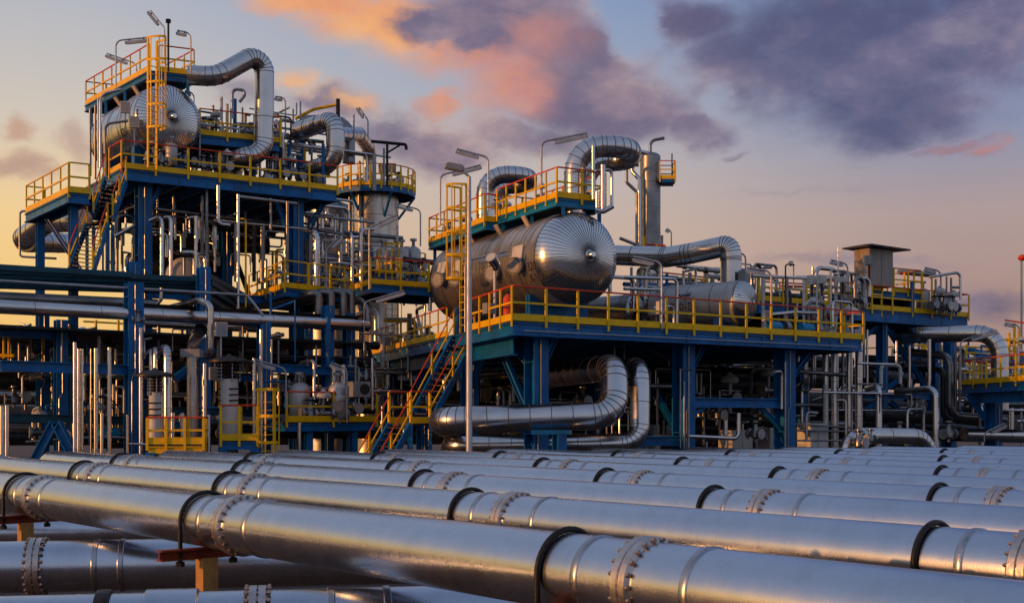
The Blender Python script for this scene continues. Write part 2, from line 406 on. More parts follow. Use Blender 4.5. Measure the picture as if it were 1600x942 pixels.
def mixc(f, a, b):
    n = N('ShaderNodeMix'); n.data_type = 'RGBA'
    for s, v in ((0, f), (6, a), (7, b)):
        if isinstance(v, (int, float)): n.inputs[s].default_value = v
        elif isinstance(v, tuple): n.inputs[s].default_value = (*v, 1)
        else: Lk(v, n.inputs[s])
    return n.outputs[2]
def cramp(f, stops):
    r = N('ShaderNodeValToRGB'); e = r.color_ramp.elements
    while len(e) < len(stops): e.new(.5)
    for i, (p, c) in enumerate(stops): e[i].position = p; e[i].color = (*c, 1) if isinstance(c, tuple) else (c, c, c, 1)
    Lk(f, r.inputs[0]); return r.outputs[0]
tc = N('ShaderNodeTexCoord'); dirv = vm('NORMALIZE', tc.outputs['Generated']).outputs[0]
sx = N('ShaderNodeSeparateXYZ'); Lk(dirv, sx.inputs[0])
az = mth('ARCTAN2', sx.outputs[0], sx.outputs[1]); el = mth('ARCSINE', sx.outputs[2])
def ae(px, py):
    a = math.atan((px-CX)/F); return a, math.atan((HY-py)/F*math.cos(a))
eln = mth('DIVIDE', mth('ADD', el, .12), 1.69)                 # horizon .071, zenith 1
def E(deg): return (math.radians(deg)+.12)/1.69
skyL = cramp(eln, [(E(-6), srgb(110, 88, 70)), (E(0), srgb(232, 174, 92)), (E(5), srgb(243, 198, 120)), (E(9), srgb(240, 204, 146)), (E(13), srgb(208, 196, 182)), (E(20), srgb(166, 175, 194)), (E(40), srgb(150, 164, 190)), (E(90), srgb(116, 132, 164))])
skyM = cramp(eln, [(E(-6), srgb(96, 78, 70)), (E(0), srgb(206, 168, 140)), (E(7), srgb(204, 172, 150)), (E(11), srgb(192, 178, 172)), (E(15), srgb(160, 168, 186)), (E(20), srgb(128, 150, 188)), (E(40), srgb(136, 152, 184)), (E(90), srgb(116, 132, 164))])
skyR = cramp(eln, [(E(-6), srgb(70, 62, 66)), (E(0), srgb(160, 128, 118)), (E(5), srgb(168, 136, 128)), (E(9), srgb(172, 150, 148)), (E(13), srgb(132, 142, 172)), (E(20), srgb(86, 112, 162)), (E(40), srgb(118, 134, 168)), (E(90), srgb(116, 132, 164))])
skyB = cramp(eln, [(E(-6), srgb(60, 58, 64)), (E(0), srgb(168, 160, 166)), (E(10), srgb(168, 172, 188)), (E(30), srgb(150, 164, 192)), (E(90), srgb(116, 132, 164))])
def sstep(x, a, b):
    n = N('ShaderNodeMapRange'); n.interpolation_type = 'SMOOTHSTEP'; Lk(x, n.inputs[0]); n.inputs[1].default_value = a; n.inputs[2].default_value = b; return n.outputs[0]
A = math.radians
sky = mixc(sstep(az, A(-22), A(2)), skyL, skyM); sky = mixc(sstep(az, A(1), A(21)), sky, skyR)
absaz = mth('ABSOLUTE', az); sky = mixc(sstep(az, A(26), A(70)), sky, skyB); sky = mixc(sstep(az, A(-170), A(-100)), skyB, sky)
# glow of the sky round the low sun
gl = vm('DOT_PRODUCT', dirv, tuple(sd)).outputs['Value']; g1 = mth('POWER', mth('MAXIMUM', gl, 0.0), 14); g2 = mth('POWER', mth('MAXIMUM', gl, 0.0), 120)
low = mth('SUBTRACT', 1.0, sstep(el, A(1), A(11)))
def addc(a, b):
    n = N('ShaderNodeMix'); n.data_type = 'RGBA'; n.blend_type = 'ADD'; n.inputs[0].default_value = 1
    Lk(a, n.inputs[6]); Lk(b, n.inputs[7]); return n.outputs[2]
def scol(f, c):
    n = N('ShaderNodeMix'); n.data_type = 'RGBA'; Lk(f, n.inputs[0]); n.inputs[6].default_value = (0, 0, 0, 1); n.inputs[7].default_value = (*c, 1); n.clamp_factor = False; return n.outputs[2]
sky = addc(sky, scol(mth('MULTIPLY', g1, low), (.26, .15, .05))); sky = addc(sky, scol(g2, (1.0, .52, .15)))
ni = N('ShaderNodeTexSky'); ni.sky_type = 'NISHITA'; ni.sun_disc = False; ni.sun_elevation = SUN_EL; ni.sun_rotation = SUN_AZ
nis = N('ShaderNodeMix'); nis.data_type = 'RGBA'; nis.inputs[0].default_value = .006; nis.inputs[6].default_value = (0, 0, 0, 1); Lk(ni.outputs[0], nis.inputs[7]); nishita = nis.outputs[2]
# clouds: soft masses at fixed directions, broken up by fractal noise
cv = N('ShaderNodeCombineXYZ'); Lk(az, cv.inputs[0]); Lk(el, cv.inputs[1])
def nz(scale, detail, rough, off=0.0, col=False):
    n = N('ShaderNodeTexNoise'); n.inputs['Scale'].default_value = scale; n.inputs['Detail'].default_value = detail; n.inputs['Roughness'].default_value = rough
    v = vm('ADD', vm('MULTIPLY', dirv, (1, 1, 1.7)).outputs[0], (off, off*.7, off*.3)).outputs[0]; Lk(v, n.inputs['Vector']); return n.outputs['Color' if col else 'Fac']
wc = vm('SUBTRACT', nz(7, 6, .6, 0, True), (.5, .5, .5)).outputs[0]
wv = vm('ADD', cv.outputs[0], vm('MULTIPLY', wc, (.10, .065, 0)).outputs[0]).outputs[0]
wc2 = vm('SUBTRACT', nz(26, 5, .6, 3.1, True), (.5, .5, .5)).outputs[0]
wv = vm('ADD', wv, vm('MULTIPLY', wc2, (.022, .018, 0)).outputs[0]).outputs[0]
def blob(px, py, rx, ry, k=1.0):
    a, e = ae(px, py); v = vm('SUBTRACT', wv, (a, e, 0)).outputs[0]
    ln = vm('LENGTH', vm('MULTIPLY', v, (F/rx*.94, F/ry*.94, 0)).outputs[0]).outputs['Value']
    return mth('MULTIPLY', mth('SUBTRACT', 1.0, sstep(ln, .1, 1.35)), k)
def total(bl):
    t = blob(*bl[0])
    for b in bl[1:]: t = mth('MAXIMUM', t, blob(*b))
    return t
big = [(1300, 70, 290, 125), (1400, 150, 175, 80), (1150, 95, 130, 90), (1530, 40, 140, 120), (880, 120, 170, 105), (770, 50, 250, 85), (985, 160, 160, 65), (620, 45, 190, 62), (520, 5, 150, 42), (1080, 190, 80, 45), (1090, 30, 120, 50)]
small = [(500, 172, 95, 34, .8), (440, 135, 40, 20, .6), (590, 215, 110, 45, .85), (700, 240, 150, 50, .9), (690, 178, 62, 22, .75), (830, 215, 130, 45, .9), (35, 203, 26, 26, .8), (25, 258, 75, 20, .7), (125, 222, 32, 40, .55), (1480, 228, 75, 14, .6), (1535, 238, 26, 14, .6), (1150, 236, 30, 8, .6), (1310, 412, 190, 16, .55), (1560, 475, 140, 34, .55), (1220, 300, 120, 9, .3), (370, 150, 60, 30, .5)]
dens = mth('MAXIMUM', total(big), total(small))
dens = mth('SUBTRACT', dens, mth('MAXIMUM', blob(985, 35, 42, 42, .9), blob(1125, 150, 30, 40, .45)))
fr = nz(12, 9, .58, 7.3)
front = mth('GREATER_THAN', sx.outputs[1], 0.0)
far_clouds = mth('MULTIPLY', sstep(nz(2.6, 8, .62, 11.7), .52, .68), mth('MULTIPLY', mth('SUBTRACT', 1.0, sstep(absaz, A(27), A(42))), -1.0))
other = mth('MULTIPLY', sstep(nz(2.6, 8, .62, 11.7), .50, .66), sstep(mth('ADD', mth('MULTIPLY', absaz, .6), mth('MULTIPLY', el, 1.0)), A(34), A(50)))
dn = sstep(mth('ADD', dens, mth('MULTIPLY', mth('SUBTRACT', fr, .5), 1.0)), .06, .95)
dn = mth('MAXIMUM', mth('MULTIPLY', dn, front), mth('MULTIPLY', other, .25))
fr2 = nz(9, 7, .6, 21.0)
shade = mth('ADD', mth('MULTIPLY', dn, .28), mth('MULTIPLY_ADD', fr2, 1.7, -.50))
ccol = cramp(shade, [(.28, srgb(186, 156, 152)), (.48, srgb(150, 126, 138)), (.68, srgb(116, 102, 126)), (.92, srgb(88, 82, 114))])
rightdark = cramp(shade, [(.28, srgb(140, 128, 150)), (.5, srgb(106, 100, 130)), (.7, srgb(82, 83, 118)), (.95, srgb(64, 71, 108))])
ccol = mixc(sstep(az, A(3), A(13)), ccol, rightdark)
org = mth('MAXIMUM', total([(560, 62, 140, 80), (480, 10, 150, 60), (720, 150, 110, 60, .9), (660, 105, 130, 45, .95), (790, 125, 100, 62, .9), (590, 20, 130, 60, .85), (1540, 236, 60, 20, .55), (1480, 228, 70, 18, .5), (440, 130, 70, 30, .7), (540, 165, 55, 22, .65), (30, 205, 60, 40, .35), (850, 60, 90, 60, .5)]), 0.0)
org = mth('SUBTRACT', org, total([(690, 52, 115, 30, .8), (800, 15, 130, 36, .4)]))
org = mth('MULTIPLY', sstep(mth('ADD', org, mth('MULTIPLY', mth('SUBTRACT', fr2, .5), 1.1)), .05, .82), 1.0)
ocol = cramp(mth('ADD', mth('MULTIPLY', nz(11, 6, .6, 33.0), .8), mth('MULTIPLY', sstep(az, A(-10), A(3)), .35)), [(.25, srgb(250, 186, 112)), (.5, srgb(232, 154, 106)), (.75, srgb(200, 134, 122)), (.95, srgb(150, 116, 134))])
ccol = mixc(org, ccol, ocol)
lowl = mth('MULTIPLY', mth('SUBTRACT', 1.0, sstep(az, A(-22), A(-13))), .75)
ccol = mixc(lowl, ccol, srgb(196, 158, 134))
final = addc(mixc(mth('MULTIPLY', dn, .94), sky, ccol), nishita)
bg = N('ShaderNodeBackground'); Lk(final, bg.inputs[0]); bg.inputs[1].default_value = 1.0
ow = N('ShaderNodeOutputWorld'); Lk(bg.outputs[0], ow.inputs[0])

# ---------------------------------------------------------------- ground
g = MB(); g.add([(-900, -400, 0), (900, -400, 0), (900, 1600, 0), (-900, 1600, 0)], [(0, 1, 2, 3)]); go = g.build('ground', 'ground_dirt'); go['kind'] = 'structure'

# ---------------------------------------------------------------- foreground pipeline field
PD = V3((-.6463, .7631, 0)); PN = V3((.7631, .6463, 0))      # along the pipes (away to the left) and across them (away)
PR, PZc, P1, PS = .32, CZ-1.265, 6.82, 2.86
FARY = lambda x: 36.2+.22*(x+10)                              # where the field ends before the plant
def on(n, Y):                                                 # a point of pipe n's axis at distance Y
    p = P1+n*PS; return V3(((p-PN.y*Y)/PN.x, Y, PZc))
NP = 13
field = []
place = ['nearest silver pipe of the raised field', 'second silver pipe back in the raised field', 'third silver pipe back in the raised field', 'fourth silver pipe back in the raised field', 'fifth silver pipe back in the raised field', 'sixth silver pipe back in the raised field', 'seventh silver pipe back in the raised field', 'eighth silver pipe back in the raised field', 'ninth silver pipe back in the raised field', 'tenth silver pipe back in the raised field', 'eleventh silver pipe back in the raised field', 'twelfth silver pipe back in the raised field', 'farthest silver pipe of the raised field']
fl0 = None; sup0 = None
for n in range(NP):
    a = on(n, 2.2 if n == 0 else 4+n*2.2)
    if a.x > 30: a = on(n, (P1+n*PS-PN.x*30)/PN.y)
    Y = 60.0; b = on(n, Y)
    for _ in range(30): Y = FARY(b.x); b = on(n, Y)
    e = b+V3((0, 0, -1.4))
    m = MB().tube([a, b, V3((b.x, b.y, .02))], PR, bend=.7, n=48 if n < 3 else 32)
    o = m.build('pipe', 'steel_pipe'); tag(o, place[n]+', lying on rust-coloured supports', 'pipe', 'large pipes of the foreground field')
    field.append(o)
    ph = 10.0+n*.62+(.0 if n else 0); k = -1
    ys = [ph+4.98*j for j in range(-2, 9)]
    for y in ys:
        c = on(n, y)
        if y < a.y+.3 or y > b.y-2 or not (-.62*y-3 < c.x < .62*y+2): continue
        # pipe-end rings and the bolted flange pair, a little nearer than each clamp
        for off, wd, rr, nm, mt in ((-.43, .07, 1.035, 'weld_ring', 'ring_steel'), (-1.56, .07, 1.035, 'weld_ring', 'ring_steel')):
            MB().lathe(c+PD*off, PD, [(0, PR), (.012, PR*rr), (wd, PR*rr), (wd+.012, PR)], 48 if n < 3 else 28).build(nm, mt, o)
        f = MB(); q = c+PD*-.98; R = PR*1.12
        f.lathe(q, PD, [(-.02, PR), (0, R-.008), (.008, R), (.070, R), (.076, R-.008), (.077, R*.96), (.083, R*.96), (.084, R-.008), (.09, R), (.151, R), (.159, R-.008), (.18, PR)], 48 if n < 3 else 28)
        fo = f.build('flange', ['flange_steel', 'seam'], o)
        if n < 5:
            bt = MB(); nb = 22
            for j in range(nb):
                an = 2*PI*(j+.37*n+.21*k)/nb; p = q+(PN*math.cos(an)+V3((0, 0, 1))*math.sin(an))*(PR*1.065)
                bt.cyl(p-PD*.035, p+PD*.19, .012, 6, sm=False); bt.cyl(p-PD*.026, p-PD*.0, .019, 6, sm=False); bt.cyl(p+PD*.152, p+PD*.178, .019, 6, sm=False)
            bt.build('bolt_ring', 'bolt_rust', fo)
        if sup0 is None:
            r = thing('pipe_support', '', 'pipe support', V3((c.x, c.y, 0)))
            zb = PZc-PR
            MB().box(V3((c.x, c.y, (zb-.13)/2+.01)), (.2, .2, zb-.15), (PN, PD, V3((0, 0, 1)))).build('post', 'ochre_post', r)
            bm = MB(); bm.ibeam(V3((c.x, c.y, zb-.072))-PN*.62, V3((c.x, c.y, zb-.072))+PN*.62, .14, .13, .02); bm.build('crossbeam', 'rust_beam', r)
            u = MB(); pts = [V3((c.x, c.y, zb-.2))-PN*(PR+.03)]+[c+(PN*-math.cos(t)+V3((0, 0, 1))*math.sin(t))*(PR+.03) for t in [PI*j/18 for j in range(19)]]+[V3((c.x, c.y, zb-.2))+PN*(PR+.03)]
            u.tube(pts, .027, bend=.01, n=10, segs=2)
            for s in (-1, 1): u.cyl(pts[0 if s < 0 else -1]+V3((0, 0, -.02)), pts[0 if s < 0 else -1]+V3((0, 0, .04)), .055, 6, sm=False)
            u.build('clamp', 'clamp_black', r); sup0 = r; sup = r
        else: sup = copy_thing(sup0, V3((c.x, c.y, 0)))
        k += 1
        sup['label'] = f'rust-coloured pipe support with black clamp, {ORD[k]} from the camera along the {["nearest", "second", "third", "fourth", "fifth", "sixth", "seventh", "eighth", "ninth", "tenth", "eleventh", "twelfth", "farthest"][n]} pipe'
        sup['group'] = 'clamped supports under the foreground pipes'
# lower pipes passing under the field
LD = V3((.985, .172, 0))
def lowpipe(px, Y, r, label, stuff, x0, x1, z=None):
    c = P(px, 0, Y); c.z = z
    a, b = c+LD*x0, c+LD*x1
    o = MB().tube([a, b], r, n=48).build('pipe', 'steel_pipe'); tag(o, label, 'pipe', 'low pipes beneath the field')
    for d, kind in stuff:
        q = c+LD*d
        if kind == 'f':
            f = MB()
            f.lathe(q, LD, [(-.02, r), (0, r*1.13), (.07, r*1.13), (.071, r*1.05), (.09, r*1.05), (.091, r*1.13), (.16, r*1.13), (.18, r)], 48)
            fo = f.build('flange', 'flange_steel', o); bt = MB()
            for j in range(22):
                an = 2*PI*j/22; p = q+(V3((-LD.y, LD.x, 0))*math.cos(an)+V3((0, 0, 1))*math.sin(an))*(r*1.085)
                bt.cyl(p-LD*.05, p+LD*.21, .013, 6, sm=False); bt.cyl(p-LD*.045, p-LD*.015, .028, 6, sm=False); bt.cyl(p+LD*.175, p+LD*.205, .028, 6, sm=False)
            bt.build('bolt_ring', 'bolt_rust', fo)
        elif kind == 'r': MB().lathe(q, LD, [(0, r), (.012, r*1.04), (.07, r*1.04), (.08, r)], 48).build('weld_ring', 'ring_steel', o)
        elif kind == 's': MB().lathe(q, LD, [(0, r), (.02, r*1.09), (.5, r*1.09), (.52, r)], 48).build('sleeve', 'steel_pipe', o)
        elif kind == 'c': MB().lathe(q, LD, [(0, r*1.01), (.01, r*1.1), (.1, r*1.12), (.14, r*1.1), (.15, r*1.01)], 48).build('clamp', 'clamp_black', o)
    return o
lowpipe(55, 17.1, .36, 'low silver pipe with bolted flange passing beneath the nearest field pipe', [(-.05, 'f'), (.80, 'r'), (1.15, 'r'), (6.5, 'f'), (-4, 'r')], -9, 26, CZ-1.73-.36)
lowpipe(390, 12.0, .36, 'lowest silver pipe along the bottom edge with black clamp and wide sleeve', [(0, 'f'), (.75, 'r'), (-1.45, 'c'), (-1.0, 's'), (4, 'f'), (1.3, 'r')], -7, 14, CZ-1.70-.36)
lowpipe(55, 24.5, .36, 'low dark pipe half hidden behind the flanged low pipe', [(-2, 'r'), (3, 'f'), (9, 'r')], -9, 36, CZ-1.95-.36)
# ---------------------------------------------------------------- small kit: rows of pipes, valves, pots, instruments
def row(where, noun, items, mat='clad_grey', name='pipe', cat='pipe', bands=1.5, group=None):
    """items: (photo points [(x, y, Y), ...], width in photo px[, material]); labelled from left to right"""
    items = sorted(items, key=lambda i: i[0][0][0])
    for k, it in enumerate(items):
        lab = f'{noun}, {ORD[k]} from the left {where}' if len(items) > 1 else f'{noun} {where}'
        pipe(lab, it[0], it[1], it[2] if len(it) > 2 else mat, name, cat, bands=bands, group=group or f'{noun}s {where}', n=12)
def vert(x, y0, y1, Y, w, *m): return ([(x, y0, Y), (x, y1, Y)], w, *m)
def at_ground(p): return P(p[0], HY+CZ*F/p[1], p[1])
def mk_valve():
    r = thing('valve', '', 'valve', V3((0, 0, -50))); o = V3((0, 0, -50))
    m = MB(); m.cyl(o+V3((-.22, 0, .25)), o+V3((.22, 0, .25)), .09, 12); m.lathe(o+V3((0, 0, .25)), (0, 0, 1), [(-.16, .05), (-.1, .14), (.1, .14), (.2, .08), (.34, .07), (.36, .11), (.42, .11)], 14)
    m.cyl(o+V3((0, 0, 0)), o+V3((0, 0, .2)), .05, 8); m.build('body', 'clad_grey', r)
    for s in (-1, 1): MB().cyl(o+V3((s*.22, 0, .25)), o+V3((s*.28, 0, .25)), .17, 16).build('flange', 'galv', r)
    h = MB(); h.cyl(o+V3((0, 0, .4)), o+V3((0, 0, .62)), .025, 8); c = o+V3((0, 0, .6)); pts = [c+V3((math.cos(2*PI*k/14), math.sin(2*PI*k/14), 0))*.17 for k in range(15)]
    h.tube(pts, .02, bend=.02, n=6, segs=1)
    for k in range(4): h.bar(c, c+V3((math.cos(PI*k/2), math.sin(PI*k/2), 0))*.17, .02, .02)
    h.build('handwheel', 'dark_steel', r); return r
def mk_actuator():
    r = thing('control_valve', '', 'valve', V3((3, 0, -50))); o = V3((3, 0, -50))
    m = MB(); m.cyl(o+V3((-.25, 0, .3)), o+V3((.25, 0, .3)), .11, 12); m.cyl(o+V3((0, 0, .3)), o+V3((0, 0, .75)), .07, 10); m.cyl(o, o+V3((0, 0, .3)), .05, 8); m.build('body', 'clad_grey', r)
    for s in (-1, 1): MB().cyl(o+V3((s*.24, 0, .3)), o+V3((s*.31, 0, .3)), .2, 16).build('flange', 'galv', r)
    MB().lathe(o+V3((0, 0, .75)), (0, 0, 1), [(0, .06), (.02, .24), (.08, .26), (.12, .26), (.18, .22), (.26, .08), (.32, .05)], 18).build('actuator', 'box_white', r); return r
def mk_pot():
    r = thing('drain_pot', '', 'small vessel', V3((6, 0, -50))); o = V3((6, 0, -50))
    m = MB(); m.lathe(o, (0, 0, 1), [(0, .2), (.1, .28), (.9, .28), (1.0, .22), (1.08, .08)], 20); m.build('shell', 'clad_matte', r)
    MB().cyl(o+V3((0, 0, 1.05)), o+V3((0, 0, 1.3)), .06, 10).build('nozzle', 'clad_grey', r)
    f = MB(); f.cyl(o+V3((0, 0, 1.28)), o+V3((0, 0, 1.36)), .13, 14); f.build('flange', 'galv', r); return r
def mk_box():
    r = thing('junction_box', '', 'junction box', V3((9, 0, -50))); o = V3((9, 0, -50))
    MB().box(o+V3((0, 0, .5)), (.06, .06, 1.0)).build('stand', 'galv', r); b = MB().box(o+V3((0, -.06, 1.05)), (.42, .2, .5)).build('housing', 'box_white', r)
    MB().box(o+V3((0, -.166, 1.05)), (.36, .012, .44)).build('door', 'box_grey', b); return r
def mk_pump():
    r = thing('pump', '', 'pump', V3((12, 0, -50))); o = V3((12, 0, -50))
    MB().box(o+V3((0, 0, .1)), (1.5, .6, .2)).build('plinth', 'dark_steel', r)
    MB().cyl(o+V3((-.6, 0, .5)), o+V3((.1, 0, .5)), .24, 18).build('motor', 'blue_pale', r)
    m = MB(); m.cyl(o+V3((.1, 0, .5)), o+V3((.35, 0, .5)), .1, 12); m.cyl(o+V3((.35, 0, .5)), o+V3((.6, 0, .5)), .3, 20); m.cyl(o+V3((.48, 0, .7)), o+V3((.48, 0, 1.05)), .1, 12); m.build('casing', 'clad_grey', r); return r
KIT = {}
for k, fn in (('valve', mk_valve), ('act', mk_actuator), ('pot', mk_pot), ('box', mk_box), ('pump', mk_pump)): KIT[k] = fn()
KTEXT = {'valve': 'grey handwheel valve', 'act': 'pale-domed control valve', 'pot': 'small silver pot', 'box': 'pale junction box', 'pump': 'blue-motored pump'}
USED = set()
def put(kind, where, spots, s=1.0, rz=None):
    """spots: (photo x, photo y of the foot, distance[, scale])"""
    spots = sorted(spots, key=lambda q: q[0])
    for i, q in enumerate(spots):
        lab = KTEXT[kind]+(f', {ORD[i]} from the left ' if len(spots) > 1 else ' ')+where
        loc = P(q[0], q[1], q[2]); a = rz if rz is not None else random.choice((.6, -.95, .5, 2.2))
        c = copy_thing(KIT[kind], loc, lab, f'{KTEXT[kind]} {where}', a); k = (q[3] if len(q) > 3 else 1)*s; c.scale = (k, k, k); USED.add(kind)
def instrument_lines(): pass

# ---------------------------------------------------------------- the central platform
zD = CZ+3.098
dC, dR, dL = PZ(801, 500, zD), PZ(1348, 530, zD), PZ(570, 556, zD); dX = dR+(dL-dC)*.9; dL2 = dC+(dL-dC)*1.0
edge = lambda t: dC.lerp(dL, t)
def edge_at(px):                                         # point of the platform's left edge seen at a photo x
    k = (px-CX)/F; d = dL-dC; t = (k*dC.y-dC.x)/(d.x-k*d.y); return dC+d*t
def front_at(px, back=0.0):
    k = (px-CX)/F; d = dR-dC; o = dC+(dL-dC).normalized()*back; t = (k*o.y-o.x)/(d.x-k*d.y); return o+d*t
r1, r2 = edge_at(735), edge_at(697)
plat = deck('platform', 'large central blue steel platform with yellow railing carrying the widest silver vessel', 'platform', [dC, dR, dX, dL2], zD,
            rails=[[r1, dC, dR, dR.lerp(dX, .75)], [r2, dL2, dL2.lerp(dX, .5)]], th=.42, joists=9, step=1.32)
# deep girder below the left edge
e0, e1 = edge(.05), edge(.97); MB().ibeam((e0.x+.4, e0.y+.2, zD-.42-.32), (e1.x+.4, e1.y+.2, zD-.42-.32), .3, .62, .04).build('girder', 'blue', plat)
for px, bk in ((838, 1.3), (1068, 1.2), (1226, 1.2)):
    q = front_at(px, bk); column(plat, q.x, q.y, 0, zD-.42, .6)
for px, bk in ((930, 13), (1130, 14), (1000, 22)):
    q = front_at(px, bk); column(plat, q.x, q.y, 0, zD-.42, .45)
for t in (.32, .62, .9):
    q = edge(t)+V3((.75, .4, 0)); column(plat, q.x, q.y, 0, zD-1.0, .5)
for a, b, bk in (((868, 522), (840, 590), 1.3), ((1100, 535), (1070, 597), 1.2), ((1268, 548), (1228, 600), 1.2)):
    A0, B0 = front_at(a[0], bk), front_at(b[0], bk); brace(plat, P(a[0], a[1], A0.y), P(b[0], b[1], B0.y), .2)
for a, b in (((783, 545, 43.2), (822, 636, 42.2)), ((757, 548, 45), (722, 640, 47)), ((791, 530, 42), (830, 572, 41.5)), ((595, 575, 59), (575, 555, 60))): brace(plat, P(*a), P(*b), .2)
q1, q2 = front_at(1068, 1.2), front_at(1226, 1.2)
MB().ibeam((q1.x, q1.y, CZ+.55), (q2.x, q2.y, CZ+.55), .3, .36, .04).build('crossbeam', 'blue', plat)
brace(plat, (q2.x, q2.y, CZ-.6), q2.lerp(q1, .25).to_2d().to_3d()+V3((0, 0, CZ+.4)), .14); brace(plat, (q1.x, q1.y, CZ-.1), q1.lerp(q2, .2).to_2d().to_3d()+V3((0, 0, CZ+.4)), .14)
qq = front_at(1030, 6); brace(plat, (q1.x, q1.y, CZ-1.0), (qq.x-.5, qq.y-2, CZ+1.2), .2)
MB().ibeam((q1.x, q1.y, CZ-.85), (q1.x-4.5, q1.y-.5, CZ-.85), .3, .36, .04).build('crossbeam', 'blue', plat)
# front beam cable conduit along the edge
c0, c1 = front_at(820, -.12), front_at(1340, -.12)
MB().tube([V3((c0.x, c0.y, zD-.33)), V3((c1.x, c1.y, zD-.33))], .025, n=8).build('conduit', 'galv', plat)

st = thing('staircase', 'blue open steel stairs with yellow and red handrails beside the tall lamp post', 'staircase', V3((-3, 44, 0)))
a0 = P(709, 522, 45.5); wv_ = V3((.83, -.55, 0)).normalized()*.95; a0.z = zD-.1
b0 = P(639, 660, 43.2); n_ = 15
a1, b1 = a0+wv_, b0+wv_; a1.z = a0.z-.2
stair(st, a0, a1, b0, b1, n_)
lz = b0.z-.02; f_ = (b0-a0); f_.z = 0; f_.normalize()
ld = [b0, b1, b1+f_*1.1, b0+f_*1.1]
MB().prism([(p.x, p.y) for p in ld], lz-.08, lz).build('landing', 'grating', st)
railing(st, [V3((ld[0].x, ld[0].y, lz)), V3((ld[3].x, ld[3].y, lz))], step=1.1); railing(st, [V3((ld[1].x, ld[1].y, lz)), V3((ld[2].x, ld[2].y, lz))], step=1.1)
for p in ld: MB().box(V3((p.x, p.y, lz/2-.05)), (.12, .12, lz-.1)).build('leg', 'blue', st)
g0, g1 = ld[3]+V3((0, 0, -.05)), ld[2]+V3((0, 0, -.05)); g0.z = g1.z = lz-.05; k_ = f_*2.2
stair(st, g0, g1, V3((g0.x+k_.x, g0.y+k_.y, 0)), V3((g1.x+k_.x, g1.y+k_.y, 0)), 12)

# the big drum
vA, vB = P(898, 404, 45.0), P(898, 404, 45.0)+V3((-.465, .885, 0))*9.3
main, vd = vessel('pressure_vessel', 'widest silver insulated vessel with fan-seamed round end on the central platform', vA, vB, 1.70, 'clad_band', 'clad_head', 56, .64, [(.06, .16), (.14, .2), (.27, .25), (.36, .12), (.5, .3), (.6, .12), (.75, .3), (.88, .15)], 64, (.14, .82), zD)
side = V3((-.885, -.465, 0))
for t, dn in ((.12, -.16), (.33, -.2), (.68, -.12), (.86, -.05)):
    d_ = (side+V3((0, 0, dn))).normalized(); c_ = vA+vd*(9.3*t); nozzle(main, c_+d_*1.64, V3((-.62, -.78, -.05)), .33, .36)
    pl = c_+vd*.15; d2 = (side+V3((0, 0, dn+.30))).normalized(); tt = d2.cross(vd)
    MB().box(pl+d2*1.74, (.8, .55, .05), (vd, tt, d2)).build('nameplate', 'box_white', main)
for t in (.2, .45, .72):
    c_ = vA+vd*(9.3*t); d2 = (side+V3((0, 0, 1.5))).normalized(); m = MB(); m.box(c_+d2*1.85, (.28, .06, .5), (vd, d2.cross(vd), d2)); m.build('lifting_lug', 'beige', main)
lettering(main, '9820', .46, vA, -vd, side+V3((0, -.25, -.24)), 1.70).location = vd*.40
lettering(main, 'R-1', .46, vA, -vd, side+V3((0, -.25, -.56)), 1.70).location = vd*.36
# platform on top of the drum
zT = CZ+8.05
tA, tB, tL = PZ(871, 308, zT), PZ(945, 316, zT), PZ(673, 372, zT); dv = tL-tA; tC = tB+dv
h1, h2 = tA.lerp(tL, .42), tB.lerp(tC, .42)
top1 = deck('platform', 'blue walkway on top of the widest vessel, front part holding the looped pipe', 'platform', [tA, tB, h2, h1], zT, rails=[[h1, tA, tB, h2]], th=.26, step=.85, mat='blue_pale')
for a, b in ((tA, tB), (h1, h2), (tA.lerp(h1, .5), tB.lerp(h2, .5))):
    for q in (a.lerp(b, .12), a.lerp(b, .88)): MB().bar((q.x, q.y, zT-.26), (q.x, q.y, zT-1.1), .14, .14).build('strut', 'blue', top1)
zT2 = zT-.22
m1, m2 = tA.lerp(tL, .43), tB.lerp(tC, .43); w1 = (tA-tB)*.25
top2 = deck('platform', 'blue walkway on top of the widest vessel, rear part reached by the caged ladder', 'platform', [m1+w1, m2, tC, tL+w1*.2], zT2, rails=[[m2, m1+w1, tL+w1*.2, tC]], th=.26, step=1.0, mat='blue_pale')
for q in (tL.lerp(tC, .1), tL.lerp(tC, .9), m1.lerp(m2, .1), tL.lerp(m1, .5)): MB().bar((q.x, q.y, zT2-.26), (q.x, q.y, zT2-1.2), .14, .14).build('strut', 'blue', top2)
lb = P(724, 495, 47.6); lb.z = zD
ladder('yellow caged ladder rising behind the lamp post to the walkway on the widest vessel', lb, V3((lb.x, lb.y, zT2)), (-.9, -.44, 0), 2.3, .55, above=1.2)
# looped pipes above the drum
pipe('thick silver pipe looping round above the front of the widest vessel', [(898, 345, 45.6), (898, 229, 45.6), (985, 229, 45.6), (985, 252, 48.2), (915, 252, 48.2), (915, 335, 48.2)], 34, 'clad', bend=1.02, n=32, bands=1.0)
pipe('silver pipe looping round above the rear of the widest vessel', [(757, 345, 53), (757, 273, 53), (826, 273, 53), (826, 290, 55.4), (775, 290, 55.4), (775, 350, 55.4)], 27, 'clad', bend=.9, n=28, bands=1.0)
row('beside the thick looped pipe', 'thin silver riser', [vert(927, 228, 312, 45.2, 6, 'clad'), vert(942, 258, 330, 44.8, 8, 'clad'), ([(925, 268, 44.9), (956, 264, 45.3), (956, 325, 45.3)], 5, 'clad'), vert(914, 260, 312, 45.4, 4), vert(934, 300, 325, 45, 10, 'clad')])
pipe('short fat silver elbow hanging under the front walkway end', [(930, 328, 44.6), (942, 331, 44.6), (958, 322, 44.6)], 8, 'clad', bend=.2)
